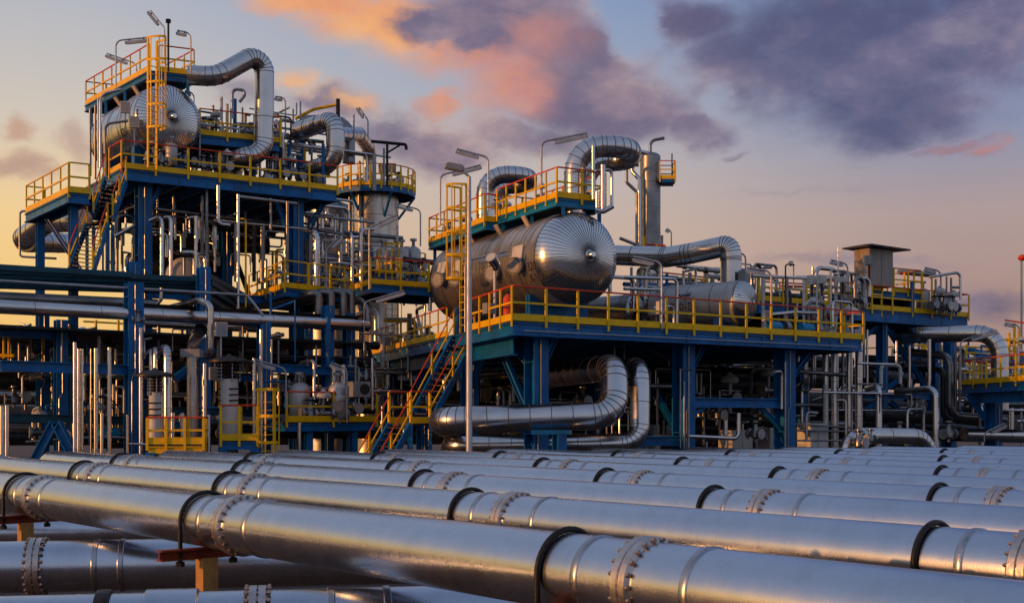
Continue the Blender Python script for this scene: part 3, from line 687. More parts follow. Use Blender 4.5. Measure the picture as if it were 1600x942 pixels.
put('act', 'on the walkway above the widest vessel', [(792, 345, 51, .8), (846, 318, 48.5, .8), (728, 352, 54, .8)])
put('valve', 'on the walkway above the widest vessel', [(912, 313, 45.8, .8), (776, 330, 51.6, .8), (700, 365, 54.4, .8)])

# smaller exchanger drum with the long branch pipe
sA = P(1160, 474, 47.6); sd_ = V3((-.80, .60, 0)).normalized(); sA = P(1160, 472, 47.6); sB = sA+sd_*3.8
small, _ = vessel('pressure_vessel', 'small dark lettered vessel with fan-seamed end near the platform\'s right side', sA, sB, .84, 'clad_matte', 'clad_head', 40, .6, [(.02, .1), (.1, .1)], 40, (.2, .8), zD, boss=False)
lettering(small, '9820-ES', .44, sA.lerp(sB, .60), -sd_, V3((-.6, -.8, -.16)), .84)
pipe('thick silver pipe running from behind the widest vessel down to the small lettered vessel', [(945, 398, 52), (1040, 402, 50.5), (1075, 397, 49.8), (1140, 383, 49.0), (1142, 405, 49.0), (1142, 448, 49.0)], 31, 'clad', bend=1.25, n=32, bands=1.1)
o = MB().cyl(P(1142, 441, 49), P(1142, 466, 49), .28, 20).build('nozzle', 'clad_grey', small); MB().lathe(P(1142, 447, 49), (0, 0, -1), [(0, .28), (.002, .46), (.12, .46), (.122, .28)], 24).build('flange', 'dark_steel', o)
s2, _ = vessel('pressure_vessel', 'low drum with ribbed round end tucked behind the widest vessel', P(990, 487, 50.5), P(990, 487, 50.5)+V3((-.80, .60, 0))*3, .72, 'clad_grey', 'clad', 36, .5, [(.1, .1)], 36, (.3,), zD, boss=False)
# ---------------------------------------------------------------- the tall left tower
zA = CZ+9.98
tA_, tB_ = PZ(191, 262, zA), PZ(527, 298, zA)
back = U*11.0
tower = deck('platform', 'high blue platform of the left tower with yellow railing and a domed drum on it', 'platform', [tA_, tB_, tB_+back, tA_+back], zA,
             rails=[[tA_+U*1.6, tA_, tB_]], th=.42, joists=8, step=1.42)
def tf(px, bk=0.0):
    k = (px-CX)/F; d = tB_-tA_; o = tA_+U*bk; t = (k*o.y-o.x)/(d.x-k*d.y); return o+d*t
for px, bk, s in ((224, .9, .56), (463, .9, .5), (300, 9, .45), (480, 9, .45), (352, 6, .5)):
    q = tf(px, bk); column(tower, q.x, q.y, 0, zA-.42, s)
q = tf(463, .9)
for dx, px2 in ((1, 505), (-1, 430)): e = tf(px2, .9); brace(tower, (e.x, e.y, zA-.45), (q.x, q.y, zA-2.7), .2)
q = tf(224, .9); e = tf(250, .9); brace(tower, (e.x, e.y, zA-.45), (q.x, q.y, zA-1.9), .18)
qa, qb = tf(224, .9), tf(463, .9)
MB().ibeam((qa.x, qa.y, zA-4.9), (qb.x, qb.y, zA-4.9), .26, .34, .04).build('crossbeam', 'blue', tower)
qc = tf(352, 6); brace(tower, (qc.x-.9, qc.y, CZ+5.5), (qc.x+.1, qc.y, CZ+8.2), .2, 'dark_steel'); brace(tower, (qc.x+1.2, qc.y, CZ+5.5), (qc.x+.2, qc.y, CZ+8.2), .2, 'dark_steel')
# round ringed platform about the column at the right end
rc = P(586, 300, 66); zR = CZ+352*66/F; Rr = 2.15
ring = [(rc.x+Rr*math.cos(2*PI*k/24), rc.y+Rr*math.sin(2*PI*k/24)) for k in range(24)]
rp = thing('platform', 'round blue platform ringing the fat column at the left tower\'s right end', 'platform', V3((rc.x, rc.y, zR-.3)))
MB().prism(ring, zR-.05, zR).build('floor_plate', 'grating', rp)
m = MB()
for k in range(24): a, b = ring[k], ring[(k+1) % 24]; m.bar((a[0], a[1], zR-.19), (b[0], b[1], zR-.19), .05, .27)
m.build('edge_beam', 'blue', rp)
for k in range(0, 24, 4): MB().bar((ring[k][0], ring[k][1], zR-.3), (rc.x+(ring[k][0]-rc.x)*.58, rc.y+(ring[k][1]-rc.y)*.58, zR-1.5), .09, .12).build('bracket', 'blue', rp)
railing(rp, [V3((p[0], p[1], zR)) for p in ring[14:]+ring[:9]], step=.95)
cyl = thing('column_vessel', 'fat silver upright column below the round platform', 'column vessel', V3((rc.x, rc.y, 0)))
MB().tube([V3((rc.x, rc.y, 0)), V3((rc.x, rc.y, zR+.1))], 1.28, n=40, bands=1.5).build('shell', ['clad_stain', 'seam'], cyl)
MB().lathe(V3((rc.x, rc.y, zR+.1)), (0, 0, 1), [(0, 1.28), (.3, 1.1), (.5, .5)], 40).build('top_head', 'clad_stain', cyl)
for an in (3.6, 4.2):
    m = MB(); m.tube([V3((rc.x+1.42*math.cos(an), rc.y+1.42*math.sin(an), 3)), V3((rc.x+1.42*math.cos(an), rc.y+1.42*math.sin(an), zR+1.4))], .1, n=10); m.build('riser', 'clad_grey', cyl)
d2 = P(515, 350, 70); dr = thing('column_vessel', 'broad dull grey upright drum behind the left tower\'s right column', 'column vessel', V3((d2.x, d2.y, 0)))
m = MB(); m.tube([V3((d2.x, d2.y, 0)), V3((d2.x, d2.y, CZ+11.8))], 1.4, n=36, bands=1.6); m.build('shell', ['clad_grey', 'seam'], dr); MB().lathe(V3((d2.x, d2.y, CZ+11.8)), (0, 0, 1), [(0, 1.4), (.35, 1.2), (.6, .6)], 36).build('top_head', 'clad_grey', dr)

# drum on the tower
uA = P(262, 187, 50.6); uB = uA+V3((-.60, .80, 0))*5.6
upd, ud = vessel('pressure_vessel', 'high silver drum with fan-seamed end and ladder in front on the left tower', uA, uB, 1.42, 'clad', 'clad_head', 48, .38, [(.1, .14), (.3, .2), (.6, .2), (.85, .14)], 56, (.2, .85), zA)
us = V3((-.80, -.60, 0)); lettering(upd, '9820', .5, uA.lerp(uB, .28), -ud, us+V3((0, 0, -.35)), 1.42); 
for t, dz in ((.18, 1.3), (.55, 1.2)):
    d2_ = (us+V3((0, 0, dz))).normalized(); c_ = uA.lerp(uB, t); MB().box(c_+d2_*1.6, (.26, .06, .45), (ud, d2_.cross(ud), d2_)).build('lifting_lug', 'beige', upd)
zU = CZ+14.55
pA, pB, pL = PZ(233, 110, zU), PZ(304, 118, zU), PZ(136, 163, zU+.0)
pdv = (pL-pA); pdv = pdv.normalized()*7.4; pL = pA+pdv
utop = deck('platform', 'topmost blue walkway above the high drum of the left tower', 'platform', [pA, pB, pB+pdv, pL], zU, rails=[[pB+pdv*.4, pB, pA+(pB-pA)*.22], [pA, pL, pB+pdv]], th=.28, step=1.0)
for q in (pA.lerp(pB, .15), pA.lerp(pB, .85), pL.lerp(pA, .35), pL.lerp(pA, .65), pL+(pB-pA)*.15): MB().bar((q.x, q.y, zU-.28), (q.x, q.y, zU-1.5), .12, .12).build('strut', 'blue', utop)
q = P(238, 258, 48.9); q.z = zA
ladder('yellow caged ladder in front of the high drum on the left tower', q, V3((q.x, q.y, zU)), (.84, -.5, 0), 1.6, .45, above=.6)
# left stairs and side landing
sl_ = thing('staircase', 'steep blue stairs with red handrails climbing the left tower\'s left side', 'staircase', P(140, 420, 46.5))
def flight(a0, a1, b0, b1, n): stair(sl_, P(*a0), P(*a1), P(*b0), P(*b1), n)
flight((165, 279, 48.6), (197, 284, 48.2), (146, 338, 47.4), (176, 344, 47.0), 9)
m = MB(); l4 = [P(146, 340, 47.4), P(176, 346, 47.0), P(168, 354, 46.4), P(136, 350, 46.8)]
zl = sum(p.z for p in l4)/4; m.prism([(p.x, p.y) for p in l4], zl-.08, zl); m.build('landing', 'grating', sl_)
for p in l4: MB().bar((p.x, p.y, zl-.08), (p.x, p.y, CZ+5.3), .1, .1).build('leg', 'blue', sl_)
flight((136, 352, 46.8), (168, 357, 46.4), (108, 424, 45.4), (145, 427, 45.0), 12)
zS = CZ+8.35
sA_, sB_, sC_ = PZ(108, 300, zS), PZ(140, 303, zS), PZ(40, 333, zS)
sdv = sC_-sA_
sd_l = deck('platform', 'small blue side platform at the far left with olive railing', 'platform', [sA_, sB_, sB_+sdv, sC_], zS, rails=[[sB_, sA_, sC_, sB_+sdv]], th=.34, step=1.15, top='yellow')
q = sA_.lerp(sC_, .75); brace(sd_l, (q.x+.4, q.y, zS-.34), (q.x+2.2, q.y-.5, zS-2.9), .14)
for t in (.15, .9): q = sA_.lerp(sC_, t)+V3((.35, .2, 0)); column(sd_l, q.x, q.y, 0, zS-.34, .3)
pipe('thick silver pipe curving out at the far left below the side platform', [(128, 345, 50), (75, 345, 52), (38, 372, 54), (40, 378, 57), (110, 380, 60)], 37, 'clad', bend=1.1, n=28, bands=1.1)
pipe('thin dark pipe framing the curved pipe at the far left', [(46, 330, 50), (31, 330, 50), (31, 401, 50), (88, 404, 50)], 3.5, 'clad_grey', bend=.15, seam=False)
# thick curved pipes of the tower
pipe('tallest thick silver pipe arching up and down on the left tower', [(296, 118, 51.2), (338, 120, 51.2), (413, 78, 52.6), (413, 150, 52.6), (412, 240, 52.6), (366, 249, 52.0), (366, 262, 54)], 31, 'clad', bend=.8, n=36, bands=1.15)
pipe('silver pipe bent like a hook on the left tower', [(465, 206, 56), (500, 194, 55), (524, 187, 54.3), (524, 255, 54.3), (484, 266, 54.8), (484, 274, 56.5)], 28, 'clad', bend=.95, n=30, bands=.9)
pipe('silver pipe bending over the round platform of the left tower', [(520, 209, 57), (560, 210, 62), (577, 232, 66), (577, 300, 66)], 24, 'clad', bend=.75, n=28, bands=.9)
pipe('dull silver pipe behind the hook-bent pipe', [(470, 190, 60), (545, 190, 60), (545, 255, 60)], 20, 'clad_grey', bend=.8, n=20)
# upper rear platform with more plant
zM = CZ+12.05
mA, mB = PZ(312, 210, zM), PZ(400, 219, zM)
deck('platform', 'small upper platform behind the tallest arching pipe', 'platform', [mA, mB+(mB-mA)*.45, mB+(mB-mA)*.45+U*3.5, mA+U*3.5], zM, rails=[[mA, mB+(mB-mA)*.45]], th=.34, step=1.25, group=None)
for px in (330, 455): q = P(px, 215, 58); x = KIT['box']
row('standing on the upper platform of the left tower', 'white upright post', [vert(346, 152, 222, 56, 5, 'box_white'), vert(355, 163, 222, 56.5, 5, 'box_white'), vert(367, 155, 215, 57, 6, 'blue'), ([(363, 185, 56), (363, 139, 56), (388, 142, 56), (374, 160, 56)], 5, 'galv'), vert(333, 165, 215, 57, 4, 'clad_grey')])
pipe('olive crane arm above the hook-bent pipe', [(461, 186, 57), (490, 171, 57), (524, 164, 57)], 5, 'yellow', 'crane_arm', 'crane arm', bend=.1, seam=False)
pipe('thick olive post beside the crane arm', [(528, 195, 57), (528, 155, 57)], 6.5, 'dark_steel', 'post', 'post', seam=False)
pipe('dark jib with drooping end above the round platform', [(580, 221, 57), (634, 226, 57), (635, 234, 57)], 5, 'dark_steel', 'jib', 'jib', bend=.1, seam=False)
pipe('slanting strut under the dark jib', [(603, 240, 57), (625, 227, 57)], 3, 'dark_steel', 'strut', 'strut', seam=False)
W = 'on the left tower deck'
row('standing left of the high drum', 'slim silver riser', [vert(154, 155, 262, 50.5, 4.5), vert(141, 170, 275, 52, 4), vert(149, 165, 280, 52.5, 3.5)])
pipe('beige pipe bending over in front of the high drum\'s left end', [(157, 262, 49.6), (157, 148, 49.6), (190, 140, 49.6)], 5, 'clad', bend=.4)
pipe('dull pipe hooked out in front of the high drum', [(164, 240, 49.3), (164, 194, 49.3), (200, 189, 49.3)], 4, 'clad_grey', bend=.3)
put('box', 'hung in front of the high drum', [(196, 205, 49.4, .9), (210, 228, 49.2, .9)], rz=.2)
put('valve', W, [(252, 260, 49.6), (290, 262, 50.6), (318, 268, 51), (330, 270, 52), (444, 281, 53.4), (470, 285, 54.4), (300, 262, 53)])
put('act', W, [(240, 256, 50.2), (355, 272, 52), (430, 280, 54), (455, 280, 55)])
put('pot', W, [(344, 272, 53), (268, 260, 50.3, .9), (500, 290, 54.6)])
put('pump', W, [(315, 262, 56), (440, 274, 58)])
put('valve', 'on the round platform of the left tower', [(607, 296, 64.8, 1.2), (622, 292, 65.6, 1.2), (560, 294, 64.6, 1.2), (545, 294, 65, 1.2)])
put('box', 'on the round platform of the left tower', [(612, 294, 64.9), (597, 296, 64.4)], rz=.3)
put('valve', 'on the upper platform behind the tallest arching pipe', [(327, 208, 57), (380, 215, 57.4), (392, 214, 57.6), (318, 205, 57.5)])
put('act', 'on the upper platform behind the tallest arching pipe', [(338, 208, 56.7), (404, 218, 58), (432, 222, 58)])
row('crossing above the left tower deck', 'level silver pipe', [([(305, 218, 55), (470, 228, 58)], 5), ([(310, 226, 54), (470, 243, 57.5)], 5, 'clad'), ([(430, 214, 56), (505, 222, 58)], 6), ([(535, 235, 55), (610, 246, 57)], 4, 'clad'), ([(308, 245, 53), (330, 232, 53), (330, 272, 53)], 4, 'clad')])
row('rising above the left tower deck', 'thin upright pipe', [vert(312, 200, 262, 51.5, 4), vert(437, 210, 280, 55, 4), vert(452, 220, 282, 55.5, 6, 'blue'), vert(505, 225, 285, 54, 5, 'blue'), vert(585, 240, 298, 54.6, 6), vert(605, 225, 292, 55, 4, 'dark_steel'), vert(600, 232, 290, 56, 3.5), vert(470, 190, 285, 59, 16, 'blue'), vert(395, 245, 285, 54, 10, 'blue'), vert(375, 235, 280, 55, 7)])
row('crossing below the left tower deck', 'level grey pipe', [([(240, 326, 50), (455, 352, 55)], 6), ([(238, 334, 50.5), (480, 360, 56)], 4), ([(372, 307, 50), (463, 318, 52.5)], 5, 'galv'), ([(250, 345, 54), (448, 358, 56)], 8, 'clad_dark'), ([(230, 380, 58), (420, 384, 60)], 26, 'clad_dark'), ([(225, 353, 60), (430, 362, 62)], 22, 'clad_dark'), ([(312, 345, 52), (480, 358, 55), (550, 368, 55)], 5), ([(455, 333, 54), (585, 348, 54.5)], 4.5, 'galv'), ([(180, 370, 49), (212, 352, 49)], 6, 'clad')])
row('under the left tower deck', 'silver riser', [([(235, 345, 48.6), (253, 337, 48.2), (253, 432, 48.2)], 6.5, 'clad'), ([(258, 340, 48.6), (267, 338, 48.2), (267, 434, 48.2)], 6, 'clad'), vert(306, 339, 445, 48.5, 5.5, 'clad'), vert(323, 295, 420, 51, 5), vert(316, 305, 420, 51.5, 5), ([(341, 290, 50), (341, 350, 50), (360, 352, 50)], 6, 'clad'), vert(372, 304, 482, 48.6, 5, 'clad'), ([(376, 342, 48.8), (384, 342, 48.8), (384, 480, 48.8)], 3, 'yellow'), vert(246, 305, 345, 51, 4), vert(271, 306, 350, 51, 4), vert(449, 315, 430, 50, 4.5), vert(423, 310, 360, 51.5, 4), vert(368, 345, 440, 52, 5), vert(397, 352, 440, 53, 6, 'clad_dark'), vert(410, 350, 440, 53, 8), vert(324, 355, 460, 52, 6), vert(288, 350, 430, 53, 5), vert(183, 300, 440, 50, 5), vert(168, 350, 425, 51, 7), vert(160, 350, 425, 50, 5)])
row('between the left tower and the round column', 'pale bent pipe', [([(476, 360, 53), (495, 362, 52.5), (495, 452, 52.5)], 10, 'clad'), ([(540, 364, 53), (550, 366, 52.5), (550, 440, 52.5)], 5, 'clad'), ([(583, 358, 53.4), (564, 360, 53), (564, 440, 53)], 6, 'clad'), vert(484, 350, 450, 54, 8)])
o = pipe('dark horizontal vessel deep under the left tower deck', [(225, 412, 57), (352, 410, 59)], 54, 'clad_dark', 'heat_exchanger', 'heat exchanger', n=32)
MB().lathe(P(352, 410, 59), P(352, 410, 59)-P(225, 412, 57), [(0, .87), (.3, .7), (.5, .2)], 32).build('rear_head', 'clad_dark', o)
pipe('dark elbow pipe curving down under the left tower', [(285, 395, 52), (313, 395, 52), (313, 440, 52)], 16, 'clad', bend=.8, n=20, bands=.5)

# walkway in front of the tower with its yellow rail
zW = CZ+5.3
wA, wB, wC = PZ(390, 468, zW), PZ(446, 449, zW), PZ(548, 460, zW)
wk = deck('platform', 'blue walkway with yellow rail between the left tower and the widest vessel', 'platform', [wA, wC+(wA-wB), wC, wB], zW, rails=[[wA, wB, wC]], th=.3, step=1.3, top='yellow')
zY = CZ+5.6
yA, yB = PZ(540, 456, zY), PZ(580, 443, zY); yC = yB+(VV*4.2)
wk2 = deck('platform', 'blue walkway with red-topped rail behind the grey pipe hoops', 'platform', [yA, yA+VV*4.0, yC, yB], zY, rails=[[yA, yB, yC]], th=.3, step=1.2)
q = P(612, 500, 57.4); q.z = zD
ladder('tall yellow caged ladder left of the widest vessel', q, V3((q.x, q.y, CZ+6.9)), (.5, -.86, 0), .5, .62, above=1.2)
put('pot', 'beside the tall yellow caged ladder', [(598, HY-6.9*F/58.6, 58.6, 1.2), (620, HY-6.9*F/59.5, 59.5, 1.3), (628, HY-6.9*F/58.6, 58.6, 1.2), (646, HY-6.9*F/59.2, 59.2, 1.3), (636, HY-6.9*F/61, 61, 1.2)])
pq = GP(592, 58.2); qq = GP(664, 59.5); zP = CZ+6.9
deck('platform', 'small blue platform carrying the pale pots left of the widest vessel', 'platform', [pq, qq, qq+U*3.2, pq+U*3.2], zP, rails=[[pq, qq]], th=.26, step=1.0, top='yellow')
put('valve', 'on the walkway left of the pipe hoops', [(428, 467, 54.5), (466, 463, 53.4), (500, 466, 54.2), (525, 467, 54.6)])
put('act', 'on the walkway left of the pipe hoops', [(410, 468, 54.8), (485, 466, 54.2), (540, 468, 54.8)])
put('valve', 'left of the widest vessel', [(648, 432, 56), (660, 425, 57), (630, 440, 55.5), (655, 448, 56)])
row('running left of the widest vessel', 'dark level pipe', [([(632, 405, 56), (690, 412, 58)], 9, 'clad_dark'), ([(600, 452, 54), (668, 458, 57)], 8), ([(595, 440, 57), (668, 445, 60)], 6, 'blue'), ([(590, 462, 55), (660, 466, 57)], 5)])
tk = thing('storage_drum', 'white bulging tank end seen past the left tower\'s risers', 'tank', P(290, 430, 54)); m = MB(); m.lathe(P(290, 432, 54), (.3, -1, 0), headprof(.85, .4), 28); m.lathe(P(290, 432, 54), (-.3, 1, 0), [(0, .85), (3, .85)], 28); m.build('shell', 'box_white', tk); MB().lathe(P(290, 432, 54), (.3, -1, 0), [(-.05, .86), (0, .88), (.05, .86)], 28).build('rim', 'galv', tk)
# ---------------------------------------------------------------- left pipe rack in front of the tower
def YR(px): return 6840/(171-.06*px)
rack = thing('pipe_rack', 'blue steel pipe rack at the left holding the long silver pipe', 'pipe rack', GP(208, YR(208)))
def rc_(px, y0, back=0.0, s=.45):
    p = GP(px, YR(px)+back); z1 = P(px, y0, YR(px)+back).z; column(rack, p.x, p.y, 0, z1, s)
for px, y0, bk, s in ((209, 442, 0, .55), (318, 418, .6, .42), (412, 500, 0, .42), (512, 478, .4, .4), (208, 410, 3.0, .4), (95, 500, 2, .4), (67, 480, 6, .4), (545, 490, 1.5, .4)): rc_(px, y0, bk, s)
def rb(x0, y0, x1, y1, h, bk=0.0, mat='blue'): a, b = P(x0, y0, YR(x0)+bk), P(x1, y1, YR(x1)+bk); return MB().ibeam(a, b, h*.7, h, h*.1).build('beam', mat, rack)
rb(0, 571, 203, 578, .36, .1); rb(410, 574, 582, 583, .34, .1); rb(0, 652, 204, 657, .3, 1.2, 'tray'); rb(214, 480, 560, 500, .3, 1.0, 'dark_steel'); rb(214, 585, 405, 590, .3, 1.5); rb(214, 640, 400, 645, .3, 1.2, 'tray'); rb(0, 520, 100, 524, .28, 2)
brace(rack, P(270, 592, 44.5), P(335, 545, 46), .2); brace(rack, P(325, 655, 45), P(300, 630, 46), .16)
for a, b in (((86, 660), (64, 702)), ((88, 660), (110, 702))): A1, B1 = P(a[0], a[1], YR(86)+.2), P(b[0], b[1], YR(86)+.2); d_ = (B1-A1).normalized(); brace(rack, A1, at_ground((B1.x*F/B1.y+CX, B1.y)) if False else A1+d_*((A1.z-.02)/-d_.z), .3)
zf = P(0, 500, YR(0)).z-.1; fa, fb = GP(-90, YR(-90)+.5), GP(566, YR(566)+.6); fd = U*13
MB().prism([(p.x, p.y) for p in (fa, fb, fb+fd, fa+fd)], zf-.08, zf).build('floor_plate', 'grating', rack)  # solid plate added overhead to shade the rack bays below
def tray(label, pts, w, h):
    q = [P(*p) for p in pts]; m = MB()
    for a, b in zip(q, q[1:]): m.bar(a-V3((0, 0, h/2)), b-V3((0, 0, h/2)), w, .02); d = (b-a).normalized(); s = d.cross(V3((0, 0, 1))).normalized()*(w/2); m.bar(a+s, b+s, .025, h); m.bar(a-s, b-s, .025, h)
    return tag(m.build('cable_tray', 'tray'), label, 'cable tray', 'cable trays on the left rack')
for i, (y0, y1, x1) in enumerate(((418, 430, 205), (425, 437, 312), (433, 443, 312), (447, 456, 316), (436, 447, 312))):
    tray(f'blue-green cable tray on the left pipe rack, {ORD[i]} of the stack', [(-40, y0-2, YR(0)+i*.9+1), (x1, y1, YR(x1)+i*.9+1)], .5, .18)
for i, (x0, y0, x1, y1) in enumerate(((316, 432, 404, 480), (318, 442, 396, 487), (316, 452, 388, 494), (312, 464, 376, 500))):
    tray(f'blue-green cable tray slanting away behind the long silver pipe, {ORD[i]} from the top', [(x0, y0, YR(x0)+2), (x1, y1, YR(x0)+13)], .7, .2)
pipe('long silver pipe crossing the left pipe rack from edge to centre', [(-60, 476, YR(-60)), (574, 509, YR(574))], 23, 'clad', n=36, bands=2.2)
pipe('shorter dull silver pipe just above the long silver pipe', [(-60, 462, YR(-60)+2), (245, 476, YR(245)+2)], 19, 'clad_grey', n=28, bands=2.0)
pipe('thin silver handrail-like pipe bending down above the long silver pipe', [(-30, 437, 40.5), (386, 461, 45.5), (412, 494, 45.5)], 5, 'galv', bend=.25, seam=False)
pipe('silver pipe with elbow hooked over the long silver pipe', [(262, 482, 46.5), (312, 469, 44.4), (329, 476, 44.2), (329, 556, 44.2), (318, 557, 45)], 10, 'clad', bend=.3, n=20)
pipe('short silver stub standing above the long silver pipe', [(243, 478, 45), (252, 468, 45), (252, 450, 45)], 5.5, 'clad', bend=.1)
row('standing in front of the left pipe rack', 'slim silver riser', [vert(x, y, HY+CZ*F/Y, Y, wd, 'clad') for x, y, Y, wd in ((3, 634, 39, 6), (11, 633, 39.2, 6.5), (117, 535, 39.6, 6), (123, 545, 39.9, 5), (128, 545, 40, 5), (142, 545, 41, 2), (150, 544, 40, 6.5), (171, 543, 40.2, 6), (159, 645, 39.6, 5), (199, 648, 40, 4), (320, 568, 41.4, 6.5), (326, 648, 41, 5.5), (397, 560, 42.5, 6), (408, 515, 43.6, 6))])
row('in the cluster right of the blue rack column', 'silver riser', [vert(220, 512, HY+CZ*F/41.6, 41.6, 6, 'clad'), ([(224, 556, 44), (236, 547, 41.8), (236, 700, 41.8)], 5.5, 'clad'), ([(232, 550, 44), (243, 545, 41.6), (243, 700, 41.6)], 7, 'clad'), ([(240, 551, 44), (262, 543, 41.4), (262, 712, 41.4)], 12.5, 'clad'), vert(252, 590, 712, 41, 5, 'clad'), vert(270, 645, 712, 40.8, 7, 'clad'), vert(285, 645, 712, 40.8, 6, 'clad')])
ch = pipe('silver vent stack with curved open mouth at the left rack', [(301, 716, 42), (301, 537, 42), (312, 521, 41)], 18, 'clad', 'vent_stack', 'vent stack', bend=.5, n=28, bands=1.6)
MB().box(P(300, 552, 42), (.66, .55, .27)).build('collar', 'box_grey', ch)
mo = P(311, 519, 41); mo2 = (mo-P(301, 537, 42)).normalized(); MB().lathe(mo-mo2*.02, mo2, [(0, .2), (.3, .235), (.31, .2), (.06, .19), (.05, .0)], 24).build('mouth', 'dark_steel', ch)
def mushroom(px, cap_y, cyl_y, Y, capw, cylw, label):
    b = GP(px, Y); r = thing('vent_hood', label, 'vent hood', b); S = Y/F; zc = P(px, cap_y, Y).z; zy = P(px, cyl_y, Y).z; up = (0, 0, 1)
    MB().lathe(V3((b.x, b.y, zc)), up, [(-.05, capw*S*.5), (0, capw*S*.5), (.10, capw*S*.3), (.17, capw*S*.08), (.25, .03)], 32).build('cap', 'clad_dark', r)
    MB().cyl(b, V3((b.x, b.y, zy)), cylw*S/2, 28).build('barrel', 'box_white', r)
    n = 5
    for i in range(n): MB().lathe(V3((b.x, b.y, zy+.05+(zc-zy-.15)*i/(n-1))), up, [(0, cylw*S*.62), (.02, cylw*S*.66), (.05, cylw*S*.62)], 24).build('cooling_ring', 'dark_steel', r)
    for k in range(6): an = k*PI/3; p = V3((b.x+math.cos(an)*cylw*S*.6, b.y+math.sin(an)*cylw*S*.6, zy-.1)); MB().cyl(p, V3((p.x, p.y, zc)), .025, 6).build('tie_rod', 'galv', r)
    MB().cyl(V3((b.x, b.y, zy)), V3((b.x, b.y, zc)), cylw*S*.3, 16).build('core', 'clad_dark', r)
    for k in range(3): MB().cyl(V3((b.x-cylw*S*.5-.05, b.y-.1, zy-.35-.2*k)), V3((b.x+cylw*S*.5+.1, b.y-cylw*S*.5-.12, zy-.35-.2*k)), .03, 6).build('hose', 'dark_steel', r)
    return r
mushroom(242, 586, 613, 40.2, 64, 18, 'round-capped dark vent above the left yellow basket')
mushroom(358, 564, 592, 42.4, 72, 28, 'round-capped dark vent above the right yellow basket')
def basket(label, x0, x1, yt, yb, Y, blue=False, depth=1.2):
    zt, zb = P(x0, yt, Y).z, P(x0, yb, Y).z; a = GP(x0, Y, zb); b = GP(x1, Y+.3, zb); c = b+V3((-.2, depth, 0)); d = a+V3((-.2, depth, 0))
    r = deck('platform', label, 'basket platform', [a, b, c, d], zb, rails=[[a, b, c, d, a]], th=.25, step=.62, h=zt-zb, mat='blue' if blue else 'yellow')
    for p in (a, b, c, d): q = p.lerp((a+c)/2, .12); MB().box((q.x, q.y, (zb-.25)/2), (.3, .3, zb-.27)).build('leg', 'blue', r)
basket('left yellow basket railing around the round-capped vent', 230, 318, 652, 694, 39.6)
basket('right yellow basket railing on blue feet beside the ladder cage', 345, 402, 633, 688, 41.2, True)
q = GP(424, 41.5); ladder('yellow ladder cage at the end of the pump gallery', V3((q.x-.25, q.y+.4, 0)), V3((q.x-.25, q.y+.4, P(424, 622, 41.5).z)), (.5, -.85, 0), 1.0, .6, above=.3, step=.28)
zG = P(450, 659, 44).z; gA = GP(447, 44, zG); gB = GP(588, 47.5, zG)
gal = deck('platform', 'low gallery with yellow railing under the long silver pipe', 'platform', [gA, gB, gB+U*3.0, gA+U*3.0], zG, rails=[[gA, gB]], th=.28, step=2.0)
for t in (.25, .75): q = gA.lerp(gB, t); column(gal, q.x-.1, q.y+.3, 0, zG-.28, .25)
G_ = 'on the low gallery under the long silver pipe'
put('valve', G_, [(485, 660, 45.4, 1.4), (502, 650, 46, 1.3), (520, 648, 46, 1.3), (538, 650, 46.5, 1.3), (555, 650, 47, 1.2)])
put('act', G_, [(505, 661, 45.6, 1.2), (530, 661, 46, 1.1)])
put('pot', G_, [(468, 660, 46, 1.4), (528, 655, 46.2, 1.3), (472, 640, 48)])
put('pump', G_, [(497, 664, 46.5, .8)], rz=.6)
acp = P(561, 608, 45.6); ac = thing('fan_unit', 'grey box with round black fan above the low gallery', 'fan unit', acp-V3((0, 0, .4))); MB().box(acp, (.68, .5, .58), (VV, U, V3((0, 0, 1)))).build('casing', 'box_grey', ac)
fp = acp-U*.26+VV*.1; m = MB(); m.lathe(fp, -U, [(0, .2), (.03, .2), (.031, .17)], 20); m.build('fan_guard', 'dark_steel', ac)
row('across the back of the low gallery', 'level silver pipe', [([(447, 606, 47), (578, 613, 50)], 11, 'clad_grey'), ([(440, 592, 49), (580, 598, 52)], 14, 'clad_dark'), ([(420, 560, 50), (580, 566, 52)], 16, 'clad_dark'), ([(430, 535, 52), (590, 540, 56)], 14, 'clad_dark'), ([(420, 640, 50), (585, 640, 52)], 14, 'clad_dark'), ([(410, 675, 48), (590, 676, 52)], 20, 'clad_dark'), ([(425, 620, 54), (590, 622, 56)], 20, 'clad_dark')])
row('behind the low gallery', 'upright silver pipe', [vert(424, 530, 575, 46, 4, 'clad'), vert(424, 577, 610, 46, 4), vert(435, 532, 570, 47, 4), ([(470, 566, 46), (491, 563, 45.4), (491, 625, 45.4)], 5.5, 'clad'), vert(522, 575, 612, 47, 9, 'clad'), vert(537, 570, 612, 47, 11, 'clad'), vert(556, 560, 612, 47, 5), vert(494, 540, 575, 46, 3), vert(468, 660, 705, 43, 6, 'clad'), vert(548, 555, 570, 47, 4), vert(582, 560, 640, 47, 5, 'clad')])
for i, (x0, x1, y0, yt) in enumerate(((404, 498, 478, 459), (430, 517, 476, 457), (447, 536, 474, 456), (464, 549, 473, 457))):
    pipe(f'grey-green square-bent pipe hoop behind the long silver pipe, {ORD[i]} from the left', [(x0, y0, 53), (x1-14, yt, 50+i*.4), (x1, yt, 50+i*.4), (x1, 515, 50+i*.4)], 12.5, 'clad_grey', bend=.75, n=18, bands=.9, group='grey pipe hoops')
pipe('duller pipe hoop right of the four grey hoops', [(520, 478, 53), (575, 467, 51.5), (575, 515, 51.5)], 12, 'clad_grey', bend=.6, n=18)
